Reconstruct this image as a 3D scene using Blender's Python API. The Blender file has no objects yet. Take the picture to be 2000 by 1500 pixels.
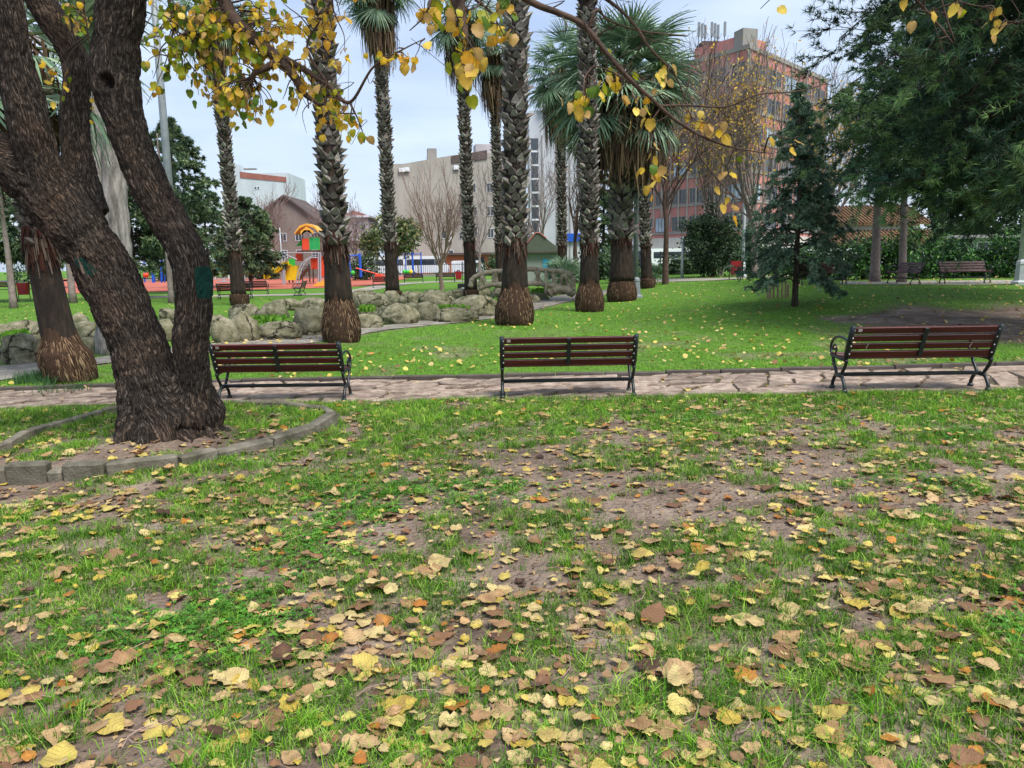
import bpy, math, random
import numpy as np
from mathutils import Matrix, Vector

# ------------------------------------------------------------------ camera
SC = bpy.context.scene
COL = SC.collection
FPX = 1500.0                      # focal length in photo pixels (photo 2000 wide)
CAMZ = 1.72
PITCH, ROLL = math.radians(9.02), math.radians(-0.9)
RC = Matrix.Rotation(math.pi/2 - PITCH, 3, 'X') @ Matrix.Rotation(ROLL, 3, 'Z')
cam = bpy.data.cameras.new('camera')
cam.sensor_width = 36.0
cam.lens = 36.0*FPX/2000.0
cam.clip_start, cam.clip_end = 0.05, 2000.0
camo = bpy.data.objects.new('camera', cam)
COL.objects.link(camo)
camo.location = (0, 0, CAMZ)
camo.rotation_euler = RC.to_euler()
SC.camera = camo

# ------------------------------------------------------------------ sky, sun, exposure
SUN_EL, SUN_AZ = math.radians(58), math.radians(140)      # azimuth clockwise from +Y
w = bpy.data.worlds.new('World'); SC.world = w; w.use_nodes = True
n, l = w.node_tree.nodes, w.node_tree.links
for x in list(n): n.remove(x)
wo = n.new('ShaderNodeOutputWorld'); bg = n.new('ShaderNodeBackground')
sky = n.new('ShaderNodeTexSky'); sky.sky_type = 'NISHITA'; sky.sun_disc = False
sky.sun_elevation = SUN_EL; sky.sun_rotation = SUN_AZ
sky.dust_density = 2.0; sky.air_density = 1.2
tc = n.new('ShaderNodeTexCoord'); mp = n.new('ShaderNodeMapping'); mp.inputs['Scale'].default_value = (1.0, 1.0, 4.0)
no = n.new('ShaderNodeTexNoise'); no.inputs['Scale'].default_value = 2.6; no.inputs['Detail'].default_value = 9; no.inputs['Roughness'].default_value = .5
cr = n.new('ShaderNodeValToRGB')
cr.color_ramp.elements[0].position = .34; cr.color_ramp.elements[0].color = (1.34, 1.68, 2.42, 1)
cr.color_ramp.elements[1].position = .7; cr.color_ramp.elements[1].color = (2.25, 2.56, 3.05, 1)
mx = n.new('ShaderNodeMix'); mx.data_type = 'RGBA'; mx.inputs[0].default_value = .86
bg.inputs['Strength'].default_value = .1
l.new(tc.outputs['Generated'], mp.inputs[0]); l.new(mp.outputs[0], no.inputs['Vector']); l.new(no.outputs['Fac'], cr.inputs[0])
l.new(sky.outputs[0], mx.inputs[6]); l.new(cr.outputs[0], mx.inputs[7]); l.new(mx.outputs[2], bg.inputs[0]); l.new(bg.outputs[0], wo.inputs[0])

sd = bpy.data.lights.new('sun', 'SUN'); sd.energy = 1.5; sd.angle = math.radians(26); sd.color = (1, .955, .88)
so = bpy.data.objects.new('sun', sd); COL.objects.link(so)
sv = Vector((math.sin(SUN_AZ)*math.cos(SUN_EL), math.cos(SUN_AZ)*math.cos(SUN_EL), math.sin(SUN_EL)))
so.rotation_euler = sv.to_track_quat('Z', 'Y').to_euler(); so.location = sv*60
vs = SC.view_settings
vs.view_transform = 'Standard'; vs.look = 'None'; vs.gamma = 1; vs.exposure = 1.86; vs.use_curve_mapping = False
SC.cycles.max_bounces = 6; SC.cycles.diffuse_bounces = 3; SC.cycles.transmission_bounces = 4
SC.cycles.use_denoising = True

# ------------------------------------------------------------------ pixel -> place helpers
def ray(px, py):
    return RC @ Vector(((px-1000)/FPX, (750-py)/FPX, -1))
def at(px, py, Y):
    d = ray(px, py); t = Y/d.y
    return Vector((d.x*t, Y, CAMZ + d.z*t))

# ------------------------------------------------------------------ noise in numpy
def _h(ix, iy, iz, seed):
    h = (ix.astype(np.int64)*374761393 + iy.astype(np.int64)*668265263 + iz.astype(np.int64)*2147483647 + seed*974711) & 0xffffffff
    h = ((h ^ (h >> 13))*1274126177) & 0xffffffff
    h = ((h ^ (h >> 16))*2246822519) & 0xffffffff
    return ((h ^ (h >> 15)) & 0xffffff)/float(0xffffff)
def vnoise(P, seed=0):
    P = np.asarray(P, float); i = np.floor(P); f = P-i; f = f*f*(3-2*f)
    x, y, z = i[:, 0], i[:, 1], i[:, 2]; r = 0
    for dx in (0, 1):
        for dy in (0, 1):
            for dz in (0, 1):
                wgt = (f[:, 0] if dx else 1-f[:, 0])*(f[:, 1] if dy else 1-f[:, 1])*(f[:, 2] if dz else 1-f[:, 2])
                r = r + wgt*_h(x+dx, y+dy, z+dz, seed)
    return r
def fbm(P, octv=4, seed=0, gain=.5):
    P = np.asarray(P, float); a, s, t = 1., 0., 0.
    for k in range(octv):
        s = s + a*vnoise(P*(2**k)+17.3*k, seed+k); t += a; a *= gain
    return s/t
def fbm2(x, y, sc, octv=4, seed=0, gain=.5):
    x, y = np.broadcast_arrays(np.asarray(x, float), np.asarray(y, float))
    sh = x.shape
    return fbm(np.stack([x.ravel()*sc, y.ravel()*sc, np.zeros(x.size)], 1), octv, seed, gain).reshape(sh)
def S(a, b, x):
    t = np.clip((x-a)/(b-a), 0, 1); return t*t*(3-2*t)

# ------------------------------------------------------------------ terrain
def base_z(x, y):
    x, y = np.asarray(x, float), np.asarray(y, float)
    return .65*S(15, 29, y)*S(3, 12, x) + .012*np.clip(x, -6, 6)*S(14, 10, y)*S(2, 6, y)
def G0(px, py):
    d = ray(px, py); lo, hi = 1., 400.
    f = lambda Y: (CAMZ + d.z*Y/d.y) - float(base_z(d.x*Y/d.y, Y))
    Y = 1.5; pv = 1.5
    while Y < 400 and f(Y) > 0: pv = Y; Y *= 1.01
    lo, hi = pv, Y
    for _ in range(30):
        m = (lo+hi)/2
        if f(m) > 0: lo = m
        else: hi = m
    return Vector((d.x*hi/d.y, hi, float(base_z(d.x*hi/d.y, hi))))
G = G0
_pn = np.array([tuple(G0(*p))[:2] for p in [(-400, 815), (0, 801), (220, 793), (430, 790), (700, 787), (1000, 780), (1300, 776), (1600, 771), (2000, 763), (2400, 756)]])
_pf = np.array([tuple(G0(*p))[:2] for p in [(-400, 782), (0, 768), (200, 759), (430, 751), (700, 746), (980, 741), (1240, 736), (1640, 726), (2000, 717), (2400, 708)]])
def near_y(x): return np.interp(x, _pn[:, 0], _pn[:, 1])
def far_y(x): return np.interp(x, _pf[:, 0], _pf[:, 1])
_gn = np.array([tuple(G0(*p))[:2] for p in [(-300, 770), (0, 742), (130, 722), (400, 690), (640, 668), (720, 652), (830, 637), (965, 623), (1040, 607), (1110, 590), (1180, 578)]])
_gf = np.array([tuple(G0(*p))[:2] for p in [(-300, 738), (0, 716), (160, 704), (440, 670), (700, 643), (820, 628), (930, 614), (985, 603), (1040, 588), (1120, 573), (1190, 566)]])
def gpath(x, y):
    """1 inside the grey garden path between boulders and lawn."""
    n_, f_ = np.interp(x, _gn[:, 0], _gn[:, 1]), np.interp(x, _gf[:, 0], _gf[:, 1])
    return S(-.15, .15, y-n_)*S(-.15, .15, f_-y)*(x < _gn[-1, 0])
RING_C, RING_R = np.array([-3.22, 7.62]), np.array([1.62, 1.72])
def ringd(x, y):
    return np.sqrt(((x-RING_C[0])/RING_R[0])**2 + ((y-RING_C[1])/RING_R[1])**2)
TREE_B = G0(330, 868)
def zt(x, y):
    x, y = np.asarray(x, float), np.asarray(y, float)
    onp = S(-.25, .05, y-near_y(x))*S(-.25, .05, far_y(x)-y)
    b = (fbm2(x, y, 1.3, 3, 5)-.5)*.075 + (fbm2(x, y, 7., 3, 9)-.5)*.03
    b = b*(1-onp)*S(40, 15, y) - .012*onp
    b = b + .05*S(1.0, .8, ringd(x, y)) + .07*S(.8, .3, np.hypot(x-TREE_B.x, y-TREE_B.y))
    return base_z(x, y) + b
def grassmask(x, y):
    x, y = np.asarray(x, float), np.asarray(y, float)
    n1 = fbm2(x, y, .95, 3, 21); n2 = fbm2(x, y, 2.6, 3, 33)
    n3 = fbm2(x, y, 7., 2, 35); v = .24*n1 + .36*n2 + .4*n3
    bias = .028 + .075*S(6.2, 9.3, y) - .075*S(.9, 0, np.abs(y-5.3)/1.3)*S(-2.2, .5, x) - .05*S(.8, 0, np.abs(y-6.0)/1.2)*S(-1.5, -2.5, x)
    near = S(.478, .535, v+bias)
    rd = ringd(x, y)
    ring = S(.43, .52, n2*.5+n1*.5+.02)*S(.45, .8, np.hypot(x-TREE_B.x, y-TREE_B.y)+(n2-.5)*.8)
    near = np.where(rd < .95, ring, near*S(1.0, 1.1, rd))
    dp = np.hypot((x-12.8)/5.0, (y-18.)/3.6) + (n1-.5)*1.0
    mid = (.75+.5*n2)*S(.75, 1.15, dp)*(1-gpath(x, y))
    mid = np.clip(mid, 0, 1)*(1-.45*S(.55, .7, n1)*S(24, 12, y))
    onp = (y > near_y(x)-.02)*(y < far_y(x)+.1)
    return np.where(onp, 0, np.where(y < near_y(x), near, mid))

# ------------------------------------------------------------------ colour and materials
def lin(r, g, b, k=1.):
    f = lambda c: (c/255/12.92 if c/255 <= .04045 else ((c/255+.055)/1.055)**2.4)*k
    return (f(r), f(g), f(b), 1.)
def newmat(name, rough=.8, spec=.3):
    m = bpy.data.materials.new(name); m.use_nodes = True
    b = m.node_tree.nodes['Principled BSDF']; b.inputs['Roughness'].default_value = rough
    b.inputs['Specular IOR Level'].default_value = spec
    return m, m.node_tree.nodes, m.node_tree.links, b
def ramp(n_, stops):
    r = n_.new('ShaderNodeValToRGB'); e = r.color_ramp.elements
    while len(e) < len(stops): e.new(.5)
    for i, (p, c) in enumerate(stops): e[i].position = p; e[i].color = c
    return r
def pmat(name, cols, scale=4., rough=.8, bump=.3, bscale=None, stretch=(1, 1, 1), spec=.3, coord='Object', rnd=0., detail=6, metal=0., wet=0.):
    """Procedural paint/stone/wood: a noise-driven colour ramp, fine relief and a per-object shift."""
    m, n_, l_, b = newmat(name, rough, spec)
    b.inputs['Metallic'].default_value = metal
    t = n_.new('ShaderNodeTexCoord'); mp_ = n_.new('ShaderNodeMapping'); mp_.inputs['Scale'].default_value = stretch
    l_.new(t.outputs[coord], mp_.inputs[0]); vec = mp_.outputs[0]
    oi = n_.new('ShaderNodeObjectInfo')
    if rnd:
        ad = n_.new('ShaderNodeVectorMath'); ad.operation = 'ADD'
        cmb = n_.new('ShaderNodeCombineXYZ'); mu = n_.new('ShaderNodeMath'); mu.operation = 'MULTIPLY'; mu.inputs[1].default_value = 37.
        l_.new(oi.outputs['Random'], mu.inputs[0]); l_.new(mu.outputs[0], cmb.inputs[0]); l_.new(mu.outputs[0], cmb.inputs[1])
        l_.new(vec, ad.inputs[0]); l_.new(cmb.outputs[0], ad.inputs[1]); vec = ad.outputs[0]
    no_ = n_.new('ShaderNodeTexNoise'); no_.inputs['Scale'].default_value = scale; no_.inputs['Detail'].default_value = detail; no_.inputs['Roughness'].default_value = .62
    l_.new(vec, no_.inputs['Vector'])
    k = len(cols)
    r = ramp(n_, [(.28+.44*i/max(1, k-1), c) for i, c in enumerate(cols)])
    l_.new(no_.outputs['Fac'], r.inputs[0]); out = r.outputs[0]
    if rnd:
        hs = n_.new('ShaderNodeHueSaturation'); mr = n_.new('ShaderNodeMapRange')
        mr.inputs['To Min'].default_value = 1-rnd; mr.inputs['To Max'].default_value = 1+rnd
        l_.new(oi.outputs['Random'], mr.inputs[0]); l_.new(mr.outputs[0], hs.inputs['Value']); l_.new(out, hs.inputs['Color']); out = hs.outputs[0]
    l_.new(out, b.inputs['Base Color'])
    if bump:
        n2 = n_.new('ShaderNodeTexNoise'); n2.inputs['Scale'].default_value = bscale or scale*6; n2.inputs['Detail'].default_value = 5
        bp = n_.new('ShaderNodeBump'); bp.inputs['Strength'].default_value = bump; bp.inputs['Distance'].default_value = .02
        l_.new(vec, n2.inputs['Vector']); l_.new(n2.outputs['Fac'], bp.inputs['Height']); l_.new(bp.outputs[0], b.inputs['Normal'])
    return m
def leafmat(name, trans=.35, rough=.55, spec=.3, vary=.12, nscale=60, veins=False):
    """Leaf tissue: colour from the mesh's own col attribute, blotched by noise, with light shining through."""
    m, n_, l_, b = newmat(name, rough, spec)
    a = n_.new('ShaderNodeAttribute'); a.attribute_name = 'col'
    t = n_.new('ShaderNodeTexCoord'); no_ = n_.new('ShaderNodeTexNoise'); no_.inputs['Scale'].default_value = nscale; no_.inputs['Detail'].default_value = 3
    l_.new(t.outputs['Object'], no_.inputs['Vector'])
    hs = n_.new('ShaderNodeHueSaturation'); mr = n_.new('ShaderNodeMapRange'); mr.inputs['From Min'].default_value = .25; mr.inputs['From Max'].default_value = .75
    mr.inputs['To Min'].default_value = 1-vary*2; mr.inputs['To Max'].default_value = 1+vary
    l_.new(no_.outputs['Fac'], mr.inputs[0]); l_.new(mr.outputs[0], hs.inputs['Value']); l_.new(a.outputs['Color'], hs.inputs['Color'])
    if veins:
        va = n_.new('ShaderNodeAttribute'); va.attribute_name = 'vein'; vm = n_.new('ShaderNodeMath'); vm.operation = 'SINE'; l_.new(va.outputs['Fac'], vm.inputs[0])
        vr = n_.new('ShaderNodeMapRange'); vr.inputs['From Min'].default_value = .75; vr.inputs['To Min'].default_value = 0; vr.inputs['To Max'].default_value = .3; l_.new(vm.outputs[0], vr.inputs[0])
        va2 = n_.new('ShaderNodeMath'); va2.operation = 'SUBTRACT'; l_.new(mr.outputs[0], va2.inputs[0]); l_.new(vr.outputs[0], va2.inputs[1]); l_.new(va2.outputs[0], hs.inputs['Value'])
    l_.new(hs.outputs[0], b.inputs['Base Color'])
    if trans:
        tr = n_.new('ShaderNodeBsdfTranslucent'); l_.new(hs.outputs[0], tr.inputs['Color'])
        ms = n_.new('ShaderNodeMixShader'); ms.inputs[0].default_value = trans
        o_ = n_['Material Output']; l_.new(b.outputs[0], ms.inputs[1]); l_.new(tr.outputs[0], ms.inputs[2]); l_.new(ms.outputs[0], o_.inputs['Surface'])
    return m
MT = {}
def M(k): return MT[k]

# ------------------------------------------------------------------ mesh building
def mk_mesh(name, V, tris=None, quads=None, cols=None, smooth=False, attrs=None):
    me = bpy.data.meshes.new(name)
    V = np.asarray(V, np.float32).reshape(-1, 3)
    T = np.asarray(tris if tris is not None else [], np.int32).reshape(-1, 3)
    Q = np.asarray(quads if quads is not None else [], np.int32).reshape(-1, 4)
    me.vertices.add(len(V)); me.vertices.foreach_set('co', V.ravel())
    nl = T.size+Q.size; me.loops.add(nl); me.loops.foreach_set('vertex_index', np.concatenate([T.ravel(), Q.ravel()]))
    me.polygons.add(len(T)+len(Q))
    ls = np.concatenate([np.arange(len(T))*3, T.size+np.arange(len(Q))*4]).astype(np.int32)
    me.polygons.foreach_set('loop_start', ls)
    if smooth: me.polygons.foreach_set('use_smooth', np.ones(len(ls), bool))
    else: me.polygons.foreach_set('use_smooth', np.zeros(len(ls), bool))
    if cols is not None:
        c = np.asarray(cols, np.float32)
        if c.shape[1] == 3: c = np.concatenate([c, np.ones((len(c), 1), np.float32)], 1)
        at_ = me.attributes.new('col', 'FLOAT_COLOR', 'POINT'); at_.data.foreach_set('color', c.ravel())
    for k, v in (attrs or {}).items():
        v = np.asarray(v, np.float32)
        if v.ndim == 1: a_ = me.attributes.new(k, 'FLOAT', 'POINT'); a_.data.foreach_set('value', v)
        else: a_ = me.attributes.new(k, 'FLOAT_VECTOR', 'POINT'); a_.data.foreach_set('vector', v.ravel())
    me.update(calc_edges=True)
    return me
class MB:
    """Collects shapes and links them as one mesh object."""
    def __init__(s): s.v, s.t, s.q, s.c, s.n = [], [], [], [], 0
    def add(s, V, tris=(), quads=(), col=None):
        V = np.asarray(V, float).reshape(-1, 3)
        if len(tris): s.t.append(np.asarray(tris, int).reshape(-1, 3)+s.n)
        if len(quads): s.q.append(np.asarray(quads, int).reshape(-1, 4)+s.n)
        s.v.append(V); s.n += len(V)
        c = np.asarray(col if col is not None else (1, 1, 1), float)[..., :3]
        s.c.append(np.broadcast_to(c, (len(V), 3)))
        return s
    def box(s, c, size, rz=0., bev=0., m=None, col=None):
        x, y, z = np.array(size)/2.
        if bev <= 0:
            V = np.array([(a, b, d) for d in (-z, z) for a, b in ((-x, -y), (x, -y), (x, y), (-x, y))])
            Qd = [(3, 2, 1, 0), (4, 5, 6, 7), (0, 1, 5, 4), (1, 2, 6, 5), (2, 3, 7, 6), (3, 0, 4, 7)]
        else:
            e = bev
            def ringp(hx, hy, zz): return [(hx-e, -hy, zz), (hx, -hy+e, zz), (hx, hy-e, zz), (hx-e, hy, zz), (-hx+e, hy, zz), (-hx, hy-e, zz), (-hx, -hy+e, zz), (-hx+e, -hy, zz)]
            V = np.array(ringp(x-e, y-e, -z)+ringp(x, y, -z+e)+ringp(x, y, z-e)+ringp(x-e, y-e, z))
            Qd = [(k*8+i, k*8+(i+1) % 8, (k+1)*8+(i+1) % 8, (k+1)*8+i) for k in range(3) for i in range(8)]
            Qd += [(24, 25, 26, 27), (24, 27, 28, 31), (28, 29, 30, 31), (3, 2, 1, 0), (7, 4, 3, 0), (7, 6, 5, 4)]
        if m is not None: V = V @ np.array(m).T
        cs, sn = math.cos(rz), math.sin(rz)
        V = np.stack([V[:, 0]*cs-V[:, 1]*sn, V[:, 0]*sn+V[:, 1]*cs, V[:, 2]], 1) + np.array(c)
        return s.add(V, quads=Qd, col=col)
    def tube(s, pts, rad, n=8, cap=True, col=None, sy=1.):
        P = np.array([tuple(p) for p in pts], float); k = len(P)
        r = np.broadcast_to(np.asarray(rad, float), (k,))
        T = np.gradient(P, axis=0); T /= np.linalg.norm(T, axis=1, keepdims=True)+1e-9
        up = np.array([0, 0, 1.]) if abs(T[0, 2]) < .9 else np.array([0, 1., 0])
        N = np.cross(T[0], up); N /= np.linalg.norm(N); a = np.arange(n)*2*math.pi/n; ca, sa = np.cos(a)[:, None], np.sin(a)[:, None]*sy
        V = []
        for i in range(k):
            N = N-T[i]*np.dot(N, T[i]); N /= np.linalg.norm(N)+1e-9; B = np.cross(T[i], N)
            V.append(P[i]+r[i]*(ca*N+sa*B))
        V = np.concatenate(V); i = np.arange(k-1)[:, None]*n; j = np.arange(n)[None]; j2 = (j+1) % n
        Qd = np.stack([i+j, i+j2, i+n+j2, i+n+j], -1).reshape(-1, 4); tr = []
        if cap:
            V = np.concatenate([V, P[:1], P[-1:]]); c0, c1 = k*n, k*n+1
            tr = [(c0, (q+1) % n, q) for q in range(n)]+[(c1, (k-1)*n+q, (k-1)*n+(q+1) % n) for q in range(n)]
        return s.add(V, tris=tr, quads=Qd, col=col)
    def lathe(s, prof, n=24, c=(0, 0, 0), col=None, cap=True):
        V = np.array([(r*math.cos(2*math.pi*i/n), r*math.sin(2*math.pi*i/n), z) for r, z in prof for i in range(n)])+np.array(c)
        Qd = [(k*n+i, k*n+(i+1) % n, (k+1)*n+(i+1) % n, (k+1)*n+i) for k in range(len(prof)-1) for i in range(n)]
        if cap:
            o = len(V); V = np.concatenate([V, [(c[0], c[1], c[2]+prof[0][1]), (c[0], c[1], c[2]+prof[-1][1])]]); e = (len(prof)-1)*n
            return s.add(V, quads=Qd, tris=[(o, (i+1) % n, i) for i in range(n)]+[(o+1, e+i, e+(i+1) % n) for i in range(n)], col=col)
        return s.add(V, quads=Qd, col=col)
    def prism(s, poly, a0, a1, axis='y', col=None):
        """A 2D outline pushed from a0 to a1 along an axis; outline in the other two axes (convex or star-shaped about its mean)."""
        k = len(poly)
        def p3(u, v, a): return {'y': (u, a, v), 'x': (a, u, v), 'z': (u, v, a)}[axis]
        mu = np.mean(np.array(poly), 0)
        V = [p3(u, v, a0) for u, v in poly]+[p3(u, v, a1) for u, v in poly]+[p3(mu[0], mu[1], a0), p3(mu[0], mu[1], a1)]
        Qd = [(i, (i+1) % k, k+(i+1) % k, k+i) for i in range(k)]
        tr = [(2*k, (i+1) % k, i) for i in range(k)]+[(2*k+1, k+i, k+(i+1) % k) for i in range(k)]
        return s.add(V, tris=tr, quads=Qd, col=col)
    def mesh(s, name, smooth=False, origin=None, cols=False):
        V = np.concatenate(s.v)
        if origin is not None: V = V-np.array(tuple(origin))
        return mk_mesh(name, V, np.concatenate(s.t) if s.t else None, np.concatenate(s.q) if s.q else None, np.concatenate(s.c) if cols else None, smooth)
    def build(s, name, mat, parent=None, smooth=False, origin=None, cols=False, kind=None):
        return obj(name, s.mesh(name, smooth, origin, cols), mat, parent, kind)
def obj(name, me, mat=None, parent=None, kind=None):
    o = bpy.data.objects.new(name, me)
    if mat is not None and me is not None and not me.materials: me.materials.append(MT[mat] if isinstance(mat, str) else mat)
    COL.objects.link(o); o.parent = parent
    if kind: o['kind'] = kind
    return o
def tag(o, label, cat, group=None):
    o['label'] = label; o['category'] = cat
    if group: o['group'] = group
    return o
def thing(name, label, cat, loc=(0, 0, 0), rz=0., group=None):
    o = bpy.data.objects.new(name, None); COL.objects.link(o); o.location = loc; o.rotation_euler = (0, 0, rz); o.empty_display_size = .2
    return tag(o, label, cat, group)
def dup(root, loc, rz=0., label=None, group=None, scale=1.):
    r = root.copy(); COL.objects.link(r); r.location = loc; r.rotation_euler = (0, 0, rz); r.scale = (scale,)*3
    if label: r['label'] = label
    if group: r['group'] = group
    for ch in list(root.children):
        c = ch.copy(); COL.objects.link(c); c.parent = r
        for g in ch.children:
            d = g.copy(); COL.objects.link(d); d.parent = c
    return r
def bez(pts, n=8):
    """Catmull-Rom through points (rows may carry extra columns such as a radius)."""
    P = np.array([tuple(p) for p in pts], float); P = np.vstack([2*P[0]-P[1], P, 2*P[-1]-P[-2]]); out = []
    for i in range(1, len(P)-2):
        for t in np.arange(n)/n:
            a, b, c, d = P[i-1], P[i], P[i+1], P[i+2]
            out.append(.5*((2*b)+(-a+c)*t+(2*a-5*b+4*c-d)*t*t+(-a+3*b-3*c+d)*t**3))
    out.append(P[-2]); return np.array(out)
def sticks(A, B, ra, rb):
    """Three-sided tapered sticks from A to B, all at once."""
    A, B = np.asarray(A, float), np.asarray(B, float); k = len(A); d = B-A; d /= np.linalg.norm(d, axis=1, keepdims=True)+1e-9
    u = np.cross(d, np.where(np.abs(d[:, 2:3]) < .9, np.array([[0, 0, 1.]]), np.array([[0, 1., 0]]))); u /= np.linalg.norm(u, axis=1, keepdims=True)+1e-9; v = np.cross(d, u)
    V = np.empty((k, 6, 3))
    for i in range(3):
        w_ = math.cos(i*2.0944)*u+math.sin(i*2.0944)*v; V[:, i] = A+w_*np.reshape(ra, (-1, 1)); V[:, 3+i] = B+w_*np.reshape(rb, (-1, 1))
    q = np.array([(0, 1, 4, 3), (1, 2, 5, 4), (2, 0, 3, 5)]); return V.reshape(-1, 3), (q[None]+(np.arange(k)*6)[:, None, None]).reshape(-1, 4)
def rnd_unit(rng, k):
    v = rng.normal(size=(k, 3)); return v/np.linalg.norm(v, axis=1, keepdims=True)
# ------------------------------------------------------------------ materials
MT['stone_pave'] = pmat('stone_pave', [lin(112, 95, 84, .66), lin(162, 143, 128, .68), lin(202, 184, 166, .7)], 6, .8, .6, 40, rnd=.26)
MT['joint_earth'] = pmat('joint_earth', [lin(66, 54, 46, .6), lin(104, 92, 74, .6), lin(92, 104, 60, .6)], 3, .95, .5, 40)
MT['kerb'] = pmat('kerb', [lin(82, 80, 62, .6), lin(128, 122, 106, .62), lin(166, 158, 142, .64)], 4, .85, .5, 45, rnd=.12)
MT['kerb_dark'] = pmat('kerb_dark', [lin(84, 76, 70, .55), lin(118, 108, 100, .6)], 4, .85, .4, 45, rnd=.12)
MT['boulder'] = pmat('boulder', [lin(62, 60, 46, .55), lin(112, 108, 86, .58), lin(142, 136, 116, .6), lin(182, 174, 158, .6)], 3.2, .9, 1., 14, rnd=.16, coord='Object', detail=10)
MT['iron'] = pmat('iron', [lin(18, 26, 26), lin(30, 40, 40)], 12, .42, .15, 90, spec=.5)
MT['slat_wood'] = pmat('slat_wood', [lin(56, 14, 15, .7), lin(78, 22, 22, .75), lin(98, 34, 32, .8)], 3, .4, .12, 60, stretch=(.6, 8, 8), spec=.5, rnd=.2)
MT['bolt'] = pmat('bolt', [lin(170, 170, 170), lin(205, 205, 205)], 20, .35, 0, metal=.7)
MT['sticker'] = pmat('sticker', [lin(150, 140, 135), lin(205, 198, 192)], 60, .6, 0)
MT['fibre'] = pmat('fibre', [lin(52, 40, 32), lin(98, 78, 60), lin(140, 118, 92)], 9, .95, .7, 60, stretch=(3, 3, .5))
MT['palm_bare'] = pmat('palm_bare', [lin(22, 18, 16), lin(42, 34, 28), lin(68, 55, 44)], 5, .9, .6, 45, stretch=(2, 2, .6), rnd=.1)
MT['boot'] = leafmat('boot', 0, .85, .2, .2, 30)
MT['frond'] = leafmat('frond', .18, .5, .35, .12, 12)
MT['dead_frond'] = leafmat('dead_frond', .1, .9, .1, .15, 12)
MT['leaf'] = leafmat('leaf', .45, .5, .35, .12, 70, veins=True)
MT['fallen'] = leafmat('fallen', .12, .55, .35, .2, 45, veins=True)
MT['blade'] = leafmat('blade', .32, .5, .3, .1, 5)
MT['needle'] = leafmat('needle', .12, .55, .3, .1, 4)
MT['bushleaf'] = leafmat('bushleaf', .2, .5, .4, .1, 4)
MT['twig'] = pmat('twig', [lin(48, 38, 32), lin(92, 74, 62)], 6, .9, .4, 60)
MT['twig_pale'] = pmat('twig_pale', [lin(122, 98, 88), lin(172, 146, 132)], 6, .9, .3, 60)
MT['twig_grey'] = pmat('twig_grey', [lin(104, 92, 88), lin(150, 136, 130)], 6, .9, .3, 60)
MT['bark_grey'] = pmat('bark_grey', [lin(78, 74, 70), lin(135, 130, 126), lin(176, 172, 168)], 5, .95, .8, 22, stretch=(2.5, 2.5, .5))
MT['bark_dark'] = pmat('bark_dark', [lin(38, 32, 28), lin(70, 60, 52), lin(100, 88, 78)], 6, .95, .8, 25, stretch=(3, 3, .5))
MT['knot_wood'] = pmat('knot_wood', [lin(36, 29, 26), lin(70, 56, 48), lin(100, 82, 71)], 14, .9, .5, 60)
MT['pole'] = pmat('pole', [lin(104, 112, 116), lin(134, 142, 146)], 3, .5, .05, spec=.4)
MT['pole_white'] = pmat('pole_white', [lin(168, 174, 180), lin(200, 206, 210)], 3, .5, .05, spec=.4)
MT['rubber'] = pmat('rubber', [lin(190, 98, 78, .62), lin(222, 128, 104, .62)], .8, .9, .2, 30)
MT['concrete_path'] = pmat('concrete_path', [lin(168, 160, 146, .55), lin(200, 194, 182, .58)], 1.2, .9, .3, 20)
MT['gravel'] = pmat('gravel', [lin(118, 112, 100, .55), lin(162, 156, 144, .58), lin(196, 192, 178, .6)], 2.2, .95, .6, 25)
MT['asphalt'] = pmat('asphalt', [(.05, .05, .052, 1), (.075, .075, .078, 1)], 1.5, .9, .3, 40)
MT['log'] = pmat('log', [lin(94, 86, 72, .8), lin(150, 140, 122, .8), lin(178, 168, 150, .8)], 3, .9, .6, 22)
def flat(k, c, rough=.5, kk=.8, sp=.4, var=.1):
    a = lin(*c, kk); MT[k] = pmat(k, [tuple(x*(1-var) for x in a[:3])+(1,), tuple(min(1, x*(1+var)) for x in a[:3])+(1,)], 2.5, rough, .04, 40, spec=sp)
for k, c in dict(p_yellow=(245, 208, 30), p_orange=(250, 184, 74), p_green=(60, 188, 72), p_red=(240, 84, 52), p_blue=(34, 92, 206), p_teal=(28, 158, 158), p_grey=(168, 172, 180),
                 p_brown=(96, 70, 56), bin_red=(150, 26, 34), white_paint=(226, 230, 234), van_white=(236, 240, 244), teal_light=(150, 214, 190), cyan=(30, 176, 226),
                 box_black=(30, 32, 36), hut_wall=(150, 158, 150), hut_roof=(92, 100, 86), awning=(226, 228, 226), logo_yellow=(250, 222, 30), logo_blue=(20, 130, 220)).items():
    flat(k, c)
MT['tyre'] = pmat('tyre', [(.012, .012, .012, 1), (.03, .03, .03, 1)], 10, .8, .1)
m, n_, l_, b = newmat('glass_dark', .08, .6); b.inputs['Base Color'].default_value = (.02, .025, .032, 1); MT['glass_dark'] = m
no_ = n_.new('ShaderNodeTexNoise'); no_.inputs['Scale'].default_value = .6; r_ = ramp(n_, [(.35, (.018, .022, .03, 1)), (.7, (.07, .085, .1, 1))]); l_.new(no_.outputs['Fac'], r_.inputs[0]); l_.new(r_.outputs[0], b.inputs['Base Color'])
def wallmat(k, c1, c2, streak=.5, kk=.75):
    MT[k] = pmat(k, [lin(*c1, kk), lin(*c2, kk)], .35, .9, .15, 8, stretch=(1, 1, streak))
wallmat('wall_white', (196, 206, 214), (226, 234, 240)); wallmat('wall_beige', (158, 152, 144), (186, 182, 174)); wallmat('wall_tower', (190, 194, 204), (214, 218, 226))
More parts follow.
